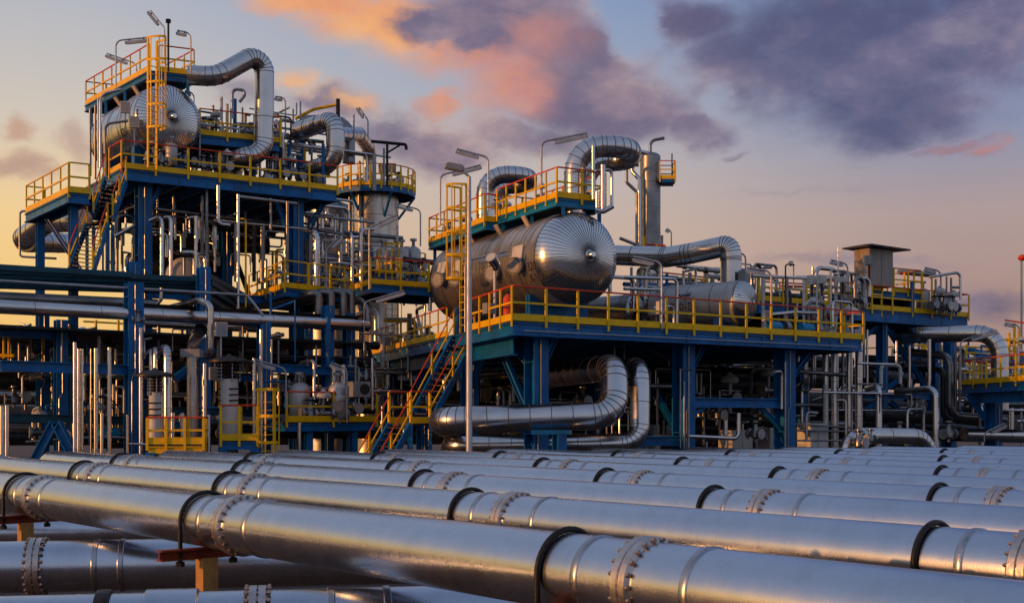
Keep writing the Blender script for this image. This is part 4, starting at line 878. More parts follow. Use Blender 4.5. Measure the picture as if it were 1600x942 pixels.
pipe('pinkish silver pipe with elbow beside the left end of the central platform', [(530, 503, 63), (583, 484, 62.5), (588, 492, 62.5), (588, 560, 62.5)], 9, 'clad', bend=.35, n=18)
row('above the long silver pipe\'s right end', 'small blue post', [vert(423, 455, 500, 47.5, 4, 'blue'), vert(461, 470, 565, 46, 2.5, 'blue'), vert(513, 488, 570, 47.5, 8, 'blue'), ([(423, 484, 47.5), (462, 470, 47.5)], 3, 'blue')], name='post', cat='post')
# deep layers of the rack
L_ = 'in the dark depth of the left pipe rack'
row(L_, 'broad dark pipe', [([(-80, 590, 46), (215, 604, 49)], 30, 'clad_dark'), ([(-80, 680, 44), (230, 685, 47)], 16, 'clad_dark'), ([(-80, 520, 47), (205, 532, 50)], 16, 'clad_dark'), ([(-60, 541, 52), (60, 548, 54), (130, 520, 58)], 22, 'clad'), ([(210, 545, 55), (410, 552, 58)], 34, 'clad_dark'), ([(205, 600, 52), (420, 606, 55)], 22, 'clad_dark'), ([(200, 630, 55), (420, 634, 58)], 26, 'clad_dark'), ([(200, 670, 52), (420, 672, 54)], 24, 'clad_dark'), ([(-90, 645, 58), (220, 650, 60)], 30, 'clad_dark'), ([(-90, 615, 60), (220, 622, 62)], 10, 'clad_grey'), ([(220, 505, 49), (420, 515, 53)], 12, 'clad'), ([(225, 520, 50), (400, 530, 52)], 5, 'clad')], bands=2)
row(L_, 'dull upright pipe', [vert(30, 535, 590, 44, 4), vert(97, 500, 570, 43, 4), vert(45, 540, 575, 45, 6), vert(160, 605, 660, 46, 6), vert(178, 600, 625, 42, 6), ([(182, 604, 42), (194, 604, 42), (194, 645, 42)], 4), vert(60, 610, 640, 50, 8, 'clad'), vert(70, 600, 640, 50, 6, 'clad'), vert(40, 600, 640, 52, 5), vert(196, 500, 560, 47, 7), vert(181, 545, 570, 47, 5, 'clad'), vert(226, 508, 560, 46, 3.5, 'clad'), vert(340, 520, 560, 47, 6), vert(248, 510, 560, 47, 6)])
row(L_, 'flat-lying service pipe', [([(-20, 580, 42), (203, 582, 43.5)], 3, 'clad_grey'), ([(0, 668, 43), (60, 668, 43.5), (120, 690, 43.5)], 4), ([(40, 690, 42), (160, 682, 42.5), (206, 684, 43)], 5), ([(200, 693, 41.5), (232, 694, 41.5)], 4, 'clad'), ([(100, 560, 44), (180, 540, 46)], 4, 'clad'), ([(50, 555, 46), (118, 526, 50)], 9, 'clad')])
put('valve', L_, [(22, 636, 46, 1.2), (38, 632, 47, 1.2), (92, 640, 47, 1.2), (110, 535, 46), (170, 550, 47), (100, 690, 42), (215, 508, 43, .8)])
put('act', L_, [(62, 690, 43, 1.1), (150, 680, 44, 1.2), (350, 690, 43), (130, 640, 48)])
put('pump', L_, [(180, 700, 44, 1), (280, 690, 47, 1)])
put('box', 'beside the round-capped vents', [(345, 560, 44, 1), (335, 625, 43.4, .9)], rz=.4)
row('at the extreme left edge', 'yellow guard post', [vert(6, 515, 560, 43, 4, 'yellow'), vert(14, 515, 565, 43.2, 4, 'yellow'), ([(-10, 516, 43), (20, 517, 43)], 3, 'red'), ([(-10, 555, 43), (22, 556, 43)], 6, 'yellow')], name='post', cat='post')
# ---------------------------------------------------------------- pipes and plant around and below the central platform
fy = lambda Y: HY-3.098*F/Y                              # photo height of the central deck at a distance
pipe('thick low silver pipe snaking in front of the platform column and turning back', [(704, 668, 46), (690, 657, 39.2), (960, 649, 39.4), (960, 574, 40.2), (830, 590, 48)], 37, 'clad', bend=.74, n=40, bands=.75)
pipe('second thick low silver pipe rising behind the snaking one', [(702, 700, 44), (706, 696, 41.5), (1000, 692, 41.2), (1000, 573, 41.8), (900, 585, 50)], 29, 'clad', bend=.62, n=36, bands=.8)
pst = P(874, 676, 38.9); r = thing('pipe_stand', 'short blue stand under the snaking low pipe', 'pipe stand', V3((pst.x, pst.y, 0)))
MB().ibeam(V3((pst.x, pst.y, 0)), V3((pst.x, pst.y, pst.z)), .34, .34, .04, up=V3(U)).build('post', 'blue', r); MB().bar(V3((pst.x-.9, pst.y, pst.z+.02)), V3((pst.x+.35, pst.y, pst.z+.02)), .3, .14).build('arm', 'blue', r)
D_ = 'in the dark under the central platform'
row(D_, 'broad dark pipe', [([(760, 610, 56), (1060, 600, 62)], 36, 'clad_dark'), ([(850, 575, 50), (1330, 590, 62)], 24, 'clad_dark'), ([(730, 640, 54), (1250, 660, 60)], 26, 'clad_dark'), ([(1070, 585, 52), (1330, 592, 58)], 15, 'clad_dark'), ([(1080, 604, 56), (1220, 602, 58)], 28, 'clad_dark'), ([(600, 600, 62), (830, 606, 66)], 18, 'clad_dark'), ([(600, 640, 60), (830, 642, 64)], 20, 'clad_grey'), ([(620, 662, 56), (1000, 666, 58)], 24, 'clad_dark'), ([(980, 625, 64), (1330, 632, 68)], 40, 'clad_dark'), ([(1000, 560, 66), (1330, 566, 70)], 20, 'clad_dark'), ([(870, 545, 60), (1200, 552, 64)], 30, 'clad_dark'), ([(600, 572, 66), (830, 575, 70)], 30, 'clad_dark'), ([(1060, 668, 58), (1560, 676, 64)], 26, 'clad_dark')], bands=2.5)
row(D_, 'silver service pipe', [([(1072, 681, 43.5), (1154, 685, 44.5), (1154, 645, 44.5)], 7, 'clad'), ([(1172, 627, 50), (1174, 574, 49), (1322, 586, 51)], 6, 'clad_grey'), vert(1063, 576, 700, 43.2, 2.5, 'galv'), vert(1069, 596, 700, 43.1, 2.5, 'galv'), vert(1076, 580, 700, 43.4, 3, 'galv'), vert(1227, 565, 700, 45.6, 3, 'galv'), vert(1088, 583, 626, 50, 5), vert(1095, 583, 626, 51, 5), ([(1062, 577, 43.2), (1110, 578, 46), (1110, 628, 46)], 2), vert(1124, 610, 700, 50, 4), vert(1027, 590, 680, 47, 4), vert(960, 535, 570, 46, 4), vert(975, 535, 565, 47, 3), ([(1022, 680, 46), (1052, 681, 46)], 5), vert(1104, 690, 705, 42, 4), ([(1010, 545, 48), (1045, 560, 50), (1045, 572, 50)], 2.5)], bands=2)
def cabinet(px, yt, yb, Y, w, d, label, mat='box_white', ax=(VV, U, V3((0, 0, 1))), doors=2):
    c = P(px, (yt+yb)/2, Y); h = (yb-yt)*Y/F; r = thing('cabinet', label, 'cabinet', c-V3((0, 0, h/2)))
    MB().box(c, (w, d, h), ax).build('housing', mat, r)
    for k in range(doors): MB().box(c-ax[1]*(d/2+.012)+ax[0]*(w*((k+.5)/doors-.5)), (w/doors-.04, .02, h-.08), ax).build('door', mat, r)
    return r, c, h
for px, yt, yb, Y, w, lab in ((1268, 661, 700, 50, .95, 'pale steel cabinet right of the rightmost platform column'), (1150, 672, 706, 50, 1.2, 'pale steel cabinet left of the rightmost platform column, wider one'), (1205, 668, 706, 51, .9, 'pale steel cabinet just left of the rightmost platform column'), (1225, 595, 640, 66, .01, '')):
    if lab: cabinet(px, yt, yb, Y, w, .7, lab)
# on the central deck, behind the front rail
B_ = 'on the central deck right of the widest vessel'
row(B_, 'upright pale pipe', [vert(1068, 423, fy(52), 52, 4.5, 'clad'), vert(1078, 426, fy(55), 55, 6), vert(1087, 421, fy(52), 52, 4, 'clad'), vert(1103, 418, fy(57), 57, 8, 'beige'), vert(1113, 429, fy(56), 56, 7), vert(1192, 434, fy(49), 49, 5, 'box_white'), vert(1256, 437, fy(50), 50, 4.5, 'box_white'), vert(1283, 434, fy(51), 51, 5, 'box_white'), vert(1306, 434, fy(52), 52, 5, 'box_white'), vert(1315, 434, fy(51.5), 51.5, 5), vert(1000, 422, fy(54), 54, 6), vert(1016, 415, fy(55), 55, 7, 'clad'), vert(1042, 428, fy(54), 54, 5, 'blue'), vert(1030, 430, fy(56), 56, 5, 'yellow'), ([(1066, 425, 52.5), (1088, 420, 52.5)], 4)])
row(B_, 'level silver pipe', [([(975, 433, 47), (1058, 436, 47.5), (1058, 510, 47.5)], 5.5, 'clad'), ([(975, 451, 48.5), (1053, 453, 49.5)], 5.5, 'clad'), ([(1020, 482, 46), (1052, 478, 46.5), (1053, 505, 46.5)], 4, 'clad'), ([(1175, 431, 51), (1262, 435, 53)], 5, 'clad'), ([(1062, 462, 48), (1122, 450, 48.6)], 5, 'clad_grey'), ([(1195, 462, 56), (1280, 466, 58)], 12, 'clad_dark'), ([(975, 444, 53), (1045, 446, 55)], 7, 'blue'), ([(1288, 436, 52), (1322, 436, 52.5)], 4), ([(1200, 492, 48), (1240, 488, 49), (1275, 489, 50)], 6, 'clad'), ([(1060, 442, 56), (1130, 446, 58)], 9), ([(1220, 447, 60), (1330, 450, 63)], 4, 'red'), ([(1020, 424, 60), (1125, 436, 62)], 2.5, 'red'), ([(1020, 442, 60), (1125, 452, 62)], 2.5, 'yellow'), ([(1195, 440, 60), (1260, 444, 62)], 2.5, 'red')])
vv = lambda px, Y, *k: (px, fy(Y), Y, *k)
put('valve', B_, [vv(985, 50, 1.3), vv(1010, 51, 1.2), vv(1035, 50.5, 1.3), vv(1075, 54, 1.5), vv(1205, 50, 1.3), vv(1225, 51, 1.3), vv(1245, 50.5, 1.3), vv(1290, 50.5, 1.4), vv(1322, 51, 1.4), vv(1335, 52, 1.2)])
put('act', B_, [vv(1025, 49, 1.3), vv(1095, 55, 1.8), vv(1215, 53, 1.9), vv(1270, 53, 2.0), vv(1300, 54, 1.9), vv(1328, 53, 1.7), vv(1120, 56, 1.9)])
put('pot', B_, [vv(1005, 53, 1.6), vv(1050, 56, 1.7), vv(1232, 55, 1.6), vv(1262, 56, 1.7)])
put('pump', B_, [vv(1215, 48, .9), vv(1265, 49, .9), vv(1020, 47, .8)], rz=.6)
put('box', B_, [vv(1032, 45, .9), vv(1196, 47.3, .8)], rz=.6)
def wallbox(lab, px, py, Y, w, h, d=.3, mat='box_grey'):
    c = P(px, py, Y); bx = thing('junction_box', lab, 'junction box', c); s = Y/F; MB().box(c, (w*s, d, h*s), (VV, U, V3((0, 0, 1)))).build('housing', mat, bx); MB().box(c-U*(d/2+.012), (w*s*.86, .02, h*s*.88), (VV, U, V3((0, 0, 1)))).build('door', mat, bx); MB().bar(c-V3((0, 0, h*s/2)), c-V3((0, 0, h*s/2+.5)), .06, .06).build('bracket', 'dark_steel', bx)
wallbox('grey box beside the foot of the long branch pipe on the small lettered vessel', 1163, 432, 48.4, 14, 19)
wallbox('pale box on two posts right of the small lettered vessel, left one', 1269, 438, 51, 13, 15, mat='box_white')
wallbox('pale box on two posts right of the small lettered vessel, right one', 1284, 437, 50.6, 10, 13, mat='box_white')
wallbox('pale box at the pipe end left of the roofed cabinet', 1316, 437, 51, 12, 9, mat='box_white')
put('valve', 'on the central deck left of the widest vessel', [(612, 548, 58, 1.3), (645, 540, 57, 1.3), (668, 536, 55, 1.2), (625, 552, 60, 1.3)])
fx = P(642, 560, 58); 
row('on the central deck left of the widest vessel', 'silver pipe', [([(660, 525, 54), (650, 484, 54), (664, 478, 53)], 5, 'clad'), ([(672, 486, 53), (672, 446, 53), (684, 442, 53)], 6, 'clad'), vert(640, 490, 545, 57, 8), ([(600, 500, 58), (650, 500, 58), (650, 540, 58)], 8)])
ext = PZ(794, 498, zD); ext = P(794, 488, 40.5); ext.z = zD; r = thing('drum', 'small red canister at the corner of the central deck', 'canister', ext); MB().lathe(ext, (0, 0, 1), [(0, .17), (.85, .17), (.95, .1), (1.0, .05)], 18).build('body', 'red', r); MB().cyl(ext+V3((0, 0, .98)), ext+V3((0, 0, 1.08)), .05, 10).build('cap', 'dark_steel', r)
# tall slim column with hooked top
tcx = P(1016, 390, 75); r = thing('column_vessel', 'tall slim silver column with hooked pipe on top, rising behind the central platform', 'column vessel', V3((tcx.x, tcx.y, 0)))
zt = P(1016, 246, 75).z; m = MB(); m.tube([V3((tcx.x, tcx.y, 0)), V3((tcx.x, tcx.y, zt))], .63, n=32, bands=1.6); m.lathe(V3((tcx.x, tcx.y, zt)), (0, 0, 1), headprof(.63, .3, 6), 32); m.build('shell', ['clad_grey', 'seam'], r)
MB().tube([P(1016, 246, 75), P(1016, 220, 75), P(1038, 216, 75)], .1, bend=.4, n=10).build('hook_pipe', 'clad_grey', r)
MB().tube([P(1013, 240, 74.6), P(988, 235, 74.6), P(988, 268, 74.6), P(999, 280, 74.4), P(999, 392, 74.4)], .13, bend=.25, n=10).build('side_pipe', 'clad', r)
MB().tube([P(998, 258, 74), P(979, 259, 74), P(979, 285, 74), P(995, 300, 74), P(995, 392, 74)], .1, bend=.25, n=10).build('side_pipe', 'clad_grey', r)
zt2 = P(1040, 283, 75).z; q = [V3((tcx.x+.5, tcx.y-.7, zt2)), V3((tcx.x+1.45, tcx.y-.7, zt2)), V3((tcx.x+1.45, tcx.y+.7, zt2)), V3((tcx.x+.5, tcx.y+.7, zt2))]
dp = MB(); dp.prism([(p.x, p.y) for p in q], zt2-.2, zt2); dp.build('side_platform', 'blue', r); railing(r, [q[0], q[1], q[2], q[3]], step=.7)
MB().cyl(P(1050, 283, 75), P(1050, 240, 75), .04, 8).build('mast', 'dark_steel', r)
row('at the foot of the tall slim column', 'thin upright pipe', [vert(1034, 368, 420, 72, 5), vert(1006, 370, 420, 71, 4, 'yellow'), ([(1010, 382, 71), (1040, 384, 71)], 3, 'red'), vert(1026, 382, 420, 71, 4, 'yellow')])
pipe('slanting silver pipe between the widest vessel and the tall slim column', [(968, 372, 60), (1008, 388, 60)], 5, 'clad_grey', seam=False)

# ---------------------------------------------------------------- right tower
zR2 = CZ+4.95
ra, rb_ = PZ(1185, 469, zR2), PZ(1513, 495, zR2); rbk = U*8.5
rt = deck('platform', 'blue platform of the right tower with yellow railing, carrying the roofed cabinet', 'platform', [ra, rb_, rb_+rbk, ra+rbk], zR2, rails=[[ra, rb_, rb_+rbk*.4]], th=.5, joists=7, step=1.55)
def rf(px, bk=0.0):
    k = (px-CX)/F; d = rb_-ra; o = ra+U*bk; t = (k*o.y-o.x)/(d.x-k*d.y); return o+d*t
for px, bk, s in ((1460, .8, .45), (1484, 3.5, .5), (1378, .8, .4), (1420, 5, .4), (1250, 1, .4)): q = rf(px, bk); column(rt, q.x, q.y, 0, zR2-.5, s)
for a, b in (((1386, 512), (1446, 604)), ((1372, 508), (1350, 526)), ((1420, 510), (1436, 530)), ((1392, 628), (1428, 668)), ((1372, 626), (1348, 643)), ((1386, 606), (1402, 594))): A0 = rf(a[0], .8); B0 = rf(b[0], .8); brace(rt, P(a[0], a[1], A0.y), P(b[0], b[1], B0.y), .2)
A0, B0 = rf(1340, .8), rf(1452, .8); MB().ibeam(P(1340, 617, A0.y), P(1452, 619, B0.y), .24, .32, .04).build('crossbeam', 'blue', rt)
zK = P(1350, 452, 56).z; ka, kb = PZ(1350, 452, zK), PZ(1440, 459, zK)
kp = deck('platform', 'small raised blue stand under the roofed cabinet on the right tower', 'platform', [ka, kb, kb+U*2, ka+U*2], zK, rails=[[ka+(kb-ka)*.5, kb, kb+U*2], [ka, ka+(kb-ka)*.3]], th=.26, step=.9)
for t in (.1, .9): q = ka.lerp(kb, t)+U*.4; column(kp, q.x, q.y, zR2, zK-.26, .3)
cab, c, h = cabinet(1365, 391, 449, 56.6, 1.7, .85, 'tall brownish roofed cabinet standing on the right tower', 'cabin')
ro = [c+VV*x+U*y+V3((0, 0, h/2)) for x, y in ((-1.25, -.9), (1.75, -.75), (1.45, .9), (-1.25, .8))]
m = MB(); m.add([p+V3((0, 0, .03)) for p in ro]+[p+V3((0, 0, .10)) for p in ro]+[c+V3((0, 0, h/2+.24))-VV*.6, c+V3((0, 0, h/2+.2))+VV*.6], [(3, 2, 1, 0), (0, 1, 5, 4), (1, 2, 6, 5), (2, 3, 7, 6), (3, 0, 4, 7), (4, 5, 9, 8), (5, 6, 9), (6, 7, 8, 9), (7, 4, 8)]); m.build('roof', 'roof_dark', cab)
for k in range(2):
    for j in range(5): MB().box(c-U*.402+VV*(-.49+.98*k)+V3((0, 0, -.62+j*.07)), (.5, .02, .03), (VV, U, V3((0, 0, 1)))).build('vent_louvre', 'dark_steel', cab)
    MB().box(c-U*.41+VV*(-.12+.24*k)+V3((0, 0, .05)), (.04, .04, .22), (VV, U, V3((0, 0, 1)))).build('handle', 'dark_steel', cab)
q = P(1356, 407, 55.4); bx = thing('junction_box', 'grey box hung on the roofed cabinet\'s front corner', 'junction box', q); MB().box(q, (.42, .25, .42), (VV, U, V3((0, 0, 1)))).build('housing', 'box_grey', bx); MB().box(q-U*.135, (.36, .015, .36), (VV, U, V3((0, 0, 1)))).build('door', 'box_grey', bx)
T_ = 'on the right tower'
fr_ = lambda Y: HY-4.95*F/Y
row(T_, 'upright thin pipe', [vert(1462, 436, fr_(58), 58, 3.5, 'clad_grey'), vert(1479, 432, fr_(58), 58, 3), vert(1486, 434, fr_(58.5), 58.5, 3.5), vert(1428, 425, fr_(58), 58, 3, 'yellow'), vert(1440, 425, fr_(58.2), 58.2, 3, 'yellow'), vert(1456, 430, fr_(58), 58, 3, 'yellow'), vert(1350, 410, fr_(54.6), 54.6, 4), vert(1358, 415, fr_(54.8), 54.8, 3, 'dark_steel'), vert(1425, 440, fr_(57.5), 57.5, 6, 'blue'), vert(1494, 470, fr_(59), 59, 4, 'blue'), vert(1340, 440, fr_(55), 55, 5, 'clad_grey')])
row(T_, 'bent grey pipe', [([(1452, 433, 58.5), (1500, 425, 58.5), (1501, 468, 58.5)], 4.5, 'clad'), ([(1404, 425, 59), (1460, 430, 60)], 8, 'clad_grey'), ([(1485, 449, 58.5), (1500, 449, 58.5)], 4), ([(1485, 458, 58.5), (1500, 458, 58.5)], 4), ([(1458, 485, 58), (1458, 462, 58), (1468, 461, 58)], 4), ([(1372, 476, 58), (1412, 477, 59)], 26, 'clad_dark')])
put('valve', T_, [(1463, fr_(57.6), 57.6, 1.3), (1476, fr_(57.8), 57.8, 1.3), (1482, fr_(58.4), 58.4, 1.4), (1345, fr_(54), 54, .9), (1325, fr_(54), 54, .9)]); put('act', T_, [(1468, fr_(58.8), 58.8, 1.3), (1336, fr_(53.6), 53.6, .9), (1490, fr_(58.6), 58.6, 1.1)]); put('pot', T_, [(1442, fr_(59), 59, 1.2), (1346, fr_(55.5), 55.5, .9)]); put('box', T_, [(1340, fr_(54.2), 54.2, .8)], rz=.6)
pipe('thick silver pipe bending down below the right tower', [(1405, 526, 58), (1440, 523, 57), (1562, 520, 55), (1562, 640, 55)], 25, 'clad', bend=1.0, n=30, bands=1.2)
R_ = 'right of the central platform'
row(R_, 'tall silver upright pipe', [([(1258, 548, 51), (1258, 598, 51), (1240, 612, 52)], 9, 'clad'), ([(1271, 548, 51.5), (1271, 600, 51.5), (1255, 614, 53)], 8, 'clad'), vert(1290, 545, 700, 51, 11, 'clad'), vert(1304, 543, 700, 51, 12.5, 'clad'), vert(1317, 545, 640, 54, 5), vert(1327, 541, 680, 50.6, 11, 'clad'), vert(1342, 540, 706, 50.2, 12, 'clad'), vert(1350, 500, 590, 51.5, 4), vert(1355, 515, 605, 52, 3.5, 'clad'), vert(1289, 600, 700, 50, 6, 'box_white'), vert(1421, 540, 606, 52, 4, 'clad'), vert(1452, 530, 605, 53, 5.5, 'clad'), ([(1355, 607, 52), (1373, 603, 50), (1373, 700, 50)], 10, 'clad'), ([(1400, 612, 52), (1462, 606, 50), (1462, 704, 50)], 10, 'clad'), ([(1236, 614, 52), (1253, 600, 51), (1253, 660, 51)], 5, 'clad'), vert(1247, 540, 570, 52, 5, 'clad'), vert(1240, 600, 650, 52, 4), ([(1268, 625, 51), (1284, 620, 51)], 4, 'clad')])
row(R_, 'curving dark pipe', [([(1400, 548, 60), (1484, 556, 57), (1484, 648, 57), (1570, 655, 58)], 12, 'clad_grey'), ([(1420, 575, 60), (1474, 578, 57.5), (1474, 655, 57.5), (1560, 664, 58)], 9, 'clad_dark'), vert(1493, 553, 640, 57, 5), vert(1499, 553, 640, 57, 4), ([(1350, 572, 58), (1450, 576, 61)], 12, 'clad_dark'), ([(1350, 560, 60), (1450, 564, 62)], 12, 'clad_dark'), ([(1340, 590, 62), (1480, 592, 64)], 16, 'clad_dark'), ([(1345, 648, 56), (1460, 652, 58)], 22, 'clad_dark'), ([(1345, 632, 60), (1460, 636, 62)], 14, 'clad_dark'), ([(1340, 664, 58), (1500, 668, 60)], 10, 'clad_dark'), ([(1240, 662, 49), (1330, 668, 50)], 3.5), ([(1240, 672, 49), (1330, 674, 50)], 3.5), ([(1240, 688, 48), (1320, 688, 49)], 3), ([(1230, 640, 62), (1300, 645, 62)], 18, 'clad_dark'), ([(1430, 680, 54), (1600, 684, 56)], 16, 'clad_dark')])
pipe('low silver pipe shaped like an arch at the edge of the pipe field', [(1322, 745, 42.6), (1322, 680, 42.6), (1452, 682, 44), (1452, 745, 44)], 26, 'clad', bend=.85, n=32, bands=1.0)

put('valve', 'beside the low arch-shaped pipe', [(1342, 704, 41.8, 1.1), (1360, 694, 42.4, .8)])
pipe('fat silver drum lying low beyond the low arch-shaped pipe', [(1506, 678, 53), (1640, 682, 55)], 20, 'clad', n=28)
# right lower platform
zE = CZ+1.5; ea, eb = GP(1501, 56), GP(1640, 47.5); ec = eb+VV*5; ed = ea+VV*5
lp = deck('platform', 'low blue platform with yellow rail at the far right edge', 'platform', [ea, eb, ec, ed], zE, rails=[[ed, ea, eb]], th=.34, step=1.5)
e1_, e2_ = ea.lerp(eb, .1)+VV*.3, eb+VV*.3; MB().ibeam((e1_.x, e1_.y, zE-.62), (e2_.x, e2_.y, zE-.62), .3, .5, .04).build('girder', 'blue', lp)
for px, Y in ((1546, 53.8), (1612, 50)): q = GP(px, Y)+VV*.3; column(lp, q.x, q.y, 0, zE-.86, .55)
brace(lp, P(1512, 616, 55.2), P(1540, 655, 54), .18)
# distance at the right
X_ = 'in the distance at the right edge'
mast = P(1596, 660, 80); r = thing('mast', 'thin mast with red and white ball near the right edge', 'mast', V3((mast.x, mast.y, 0))); MB().cyl(V3((mast.x, mast.y, 0)), P(1596, 404, 80), .07, 8).build('pole', 'galv', r); m = MB(); m.lathe(P(1597, 408, 80), (0, 0, 1), [(0, .02), (.06, .2), (.2, .28), (.36, .2), (.44, .02)], 16); m.build('ball', 'red', r)
row(X_, 'yellow or red guard post', [vert(1577, 520, 575, 70, 4, 'yellow'), vert(1585, 505, 575, 71, 4, 'yellow'), vert(1592, 510, 575, 72, 4, 'yellow'), ([(1400, 546, 74), (1620, 556, 78)], 3, 'yellow'), ([(1400, 538, 74), (1545, 543, 76)], 3, 'yellow'), ([(1570, 500, 70), (1610, 506, 70)], 2.5, 'red'), vert(1410, 535, 560, 74, 3, 'yellow'), vert(1440, 535, 560, 75, 3, 'yellow'), vert(1478, 535, 560, 75, 3, 'yellow'), vert(1510, 538, 560, 75, 3, 'yellow'), ([(1440, 562, 72), (1620, 570, 74)], 2.5, 'red'), ([(1570, 530, 70), (1620, 535, 70)], 4, 'yellow')], name='post', cat='post')
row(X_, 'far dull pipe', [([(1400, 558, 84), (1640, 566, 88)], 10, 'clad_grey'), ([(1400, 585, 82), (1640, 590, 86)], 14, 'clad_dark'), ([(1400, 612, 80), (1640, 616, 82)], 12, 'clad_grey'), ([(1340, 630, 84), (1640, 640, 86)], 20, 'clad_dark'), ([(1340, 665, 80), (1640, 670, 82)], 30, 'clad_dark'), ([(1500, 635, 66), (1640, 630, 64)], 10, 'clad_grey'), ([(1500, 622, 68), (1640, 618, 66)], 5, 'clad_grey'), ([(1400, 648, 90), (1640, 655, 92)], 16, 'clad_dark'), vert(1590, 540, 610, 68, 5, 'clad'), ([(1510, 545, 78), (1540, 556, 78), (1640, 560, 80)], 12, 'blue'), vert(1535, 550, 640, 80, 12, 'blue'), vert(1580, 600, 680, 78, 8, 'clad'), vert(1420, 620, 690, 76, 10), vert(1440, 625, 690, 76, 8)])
# deep backdrop of plant below the decks
K_ = 'in the deep background of the plant'
row(K_, 'added dark filler duct', [([(-420, 546, 78), (820, 562, 92)], 56, 'clad_dark'), ([(-400, 612, 80), (840, 620, 92)], 60, 'clad_dark'), ([(-400, 668, 76), (840, 668, 86)], 58, 'clad_dark'), ([(820, 580, 84), (1420, 592, 96)], 40, 'clad_dark'), ([(800, 678, 84), (1480, 680, 96)], 48, 'clad_dark'), ([(840, 638, 90), (1330, 645, 98)], 50, 'clad_dark'), ([(560, 596, 80), (880, 600, 84)], 56, 'clad_dark')], bands=3)  # added dark fill that shuts out the sky below the decks
row(K_, 'yellow far rail', [([(1100, 584, 74), (1210, 580, 76)], 3, 'yellow'), ([(1110, 570, 74), (1210, 568, 76)], 2.5, 'red'), vert(1120, 568, 600, 74, 4, 'yellow'), vert(1165, 565, 600, 74, 5, 'yellow'), vert(1180, 563, 620, 73, 4, 'yellow'), vert(1140, 568, 600, 75, 3, 'yellow'), ([(620, 545, 70), (660, 540, 70)], 4, 'yellow'), ([(1020, 600, 70), (1050, 602, 70)], 4, 'yellow'), vert(1045, 590, 610, 70, 4, 'yellow'), ([(130, 502, 70), (200, 506, 72)], 3, 'yellow'), vert(150, 500, 530, 70, 4, 'yellow'), vert(185, 500, 530, 70, 4, 'yellow')], name='guard_rail', cat='railing')
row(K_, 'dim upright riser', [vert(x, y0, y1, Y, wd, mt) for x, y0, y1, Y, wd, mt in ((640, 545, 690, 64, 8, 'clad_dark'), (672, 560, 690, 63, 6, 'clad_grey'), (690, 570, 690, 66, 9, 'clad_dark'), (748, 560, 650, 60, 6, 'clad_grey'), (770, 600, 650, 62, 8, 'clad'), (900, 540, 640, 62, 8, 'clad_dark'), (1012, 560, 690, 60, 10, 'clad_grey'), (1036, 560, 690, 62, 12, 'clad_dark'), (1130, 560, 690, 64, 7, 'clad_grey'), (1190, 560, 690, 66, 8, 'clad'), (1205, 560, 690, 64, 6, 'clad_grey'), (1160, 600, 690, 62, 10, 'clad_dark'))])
# ---------------------------------------------------------------- lamp posts and floodlights
Y = 36.9; b = GP(733, Y); r = thing('lamp_post', 'tall plain grey lamp post with lantern head in front of the blue stairs', 'lamp post', b)
t = P(733, 276, Y); MB().lathe(b, (0, 0, 1), [(0, .10), (t.z*.5, .09), (t.z, .06)], 16).build('pole', 'pole_grey', r)
e = P(716, 262, Y-.2); MB().tube([t-V3((0, 0, .1)), t, e], .045, bend=.1, n=10).build('arm', 'pole_grey', r)
d = V3((-.93, -.25, .12)).normalized(); s = d.cross(V3((0, 0, 1))).normalized(); u = s.cross(d); m = MB(); hc = P(710, 262, Y-.2)
m.box(hc, (.55, .3, .13), (d, s, u)); m.box(hc+u*.085, (.45, .22, .05), (d, s, u)); h_ = m.build('lantern', 'box_grey', r); MB().box(hc-u*.072, (.42, .24, .02), (d, s, u)).build('lens', 'lens', h_)
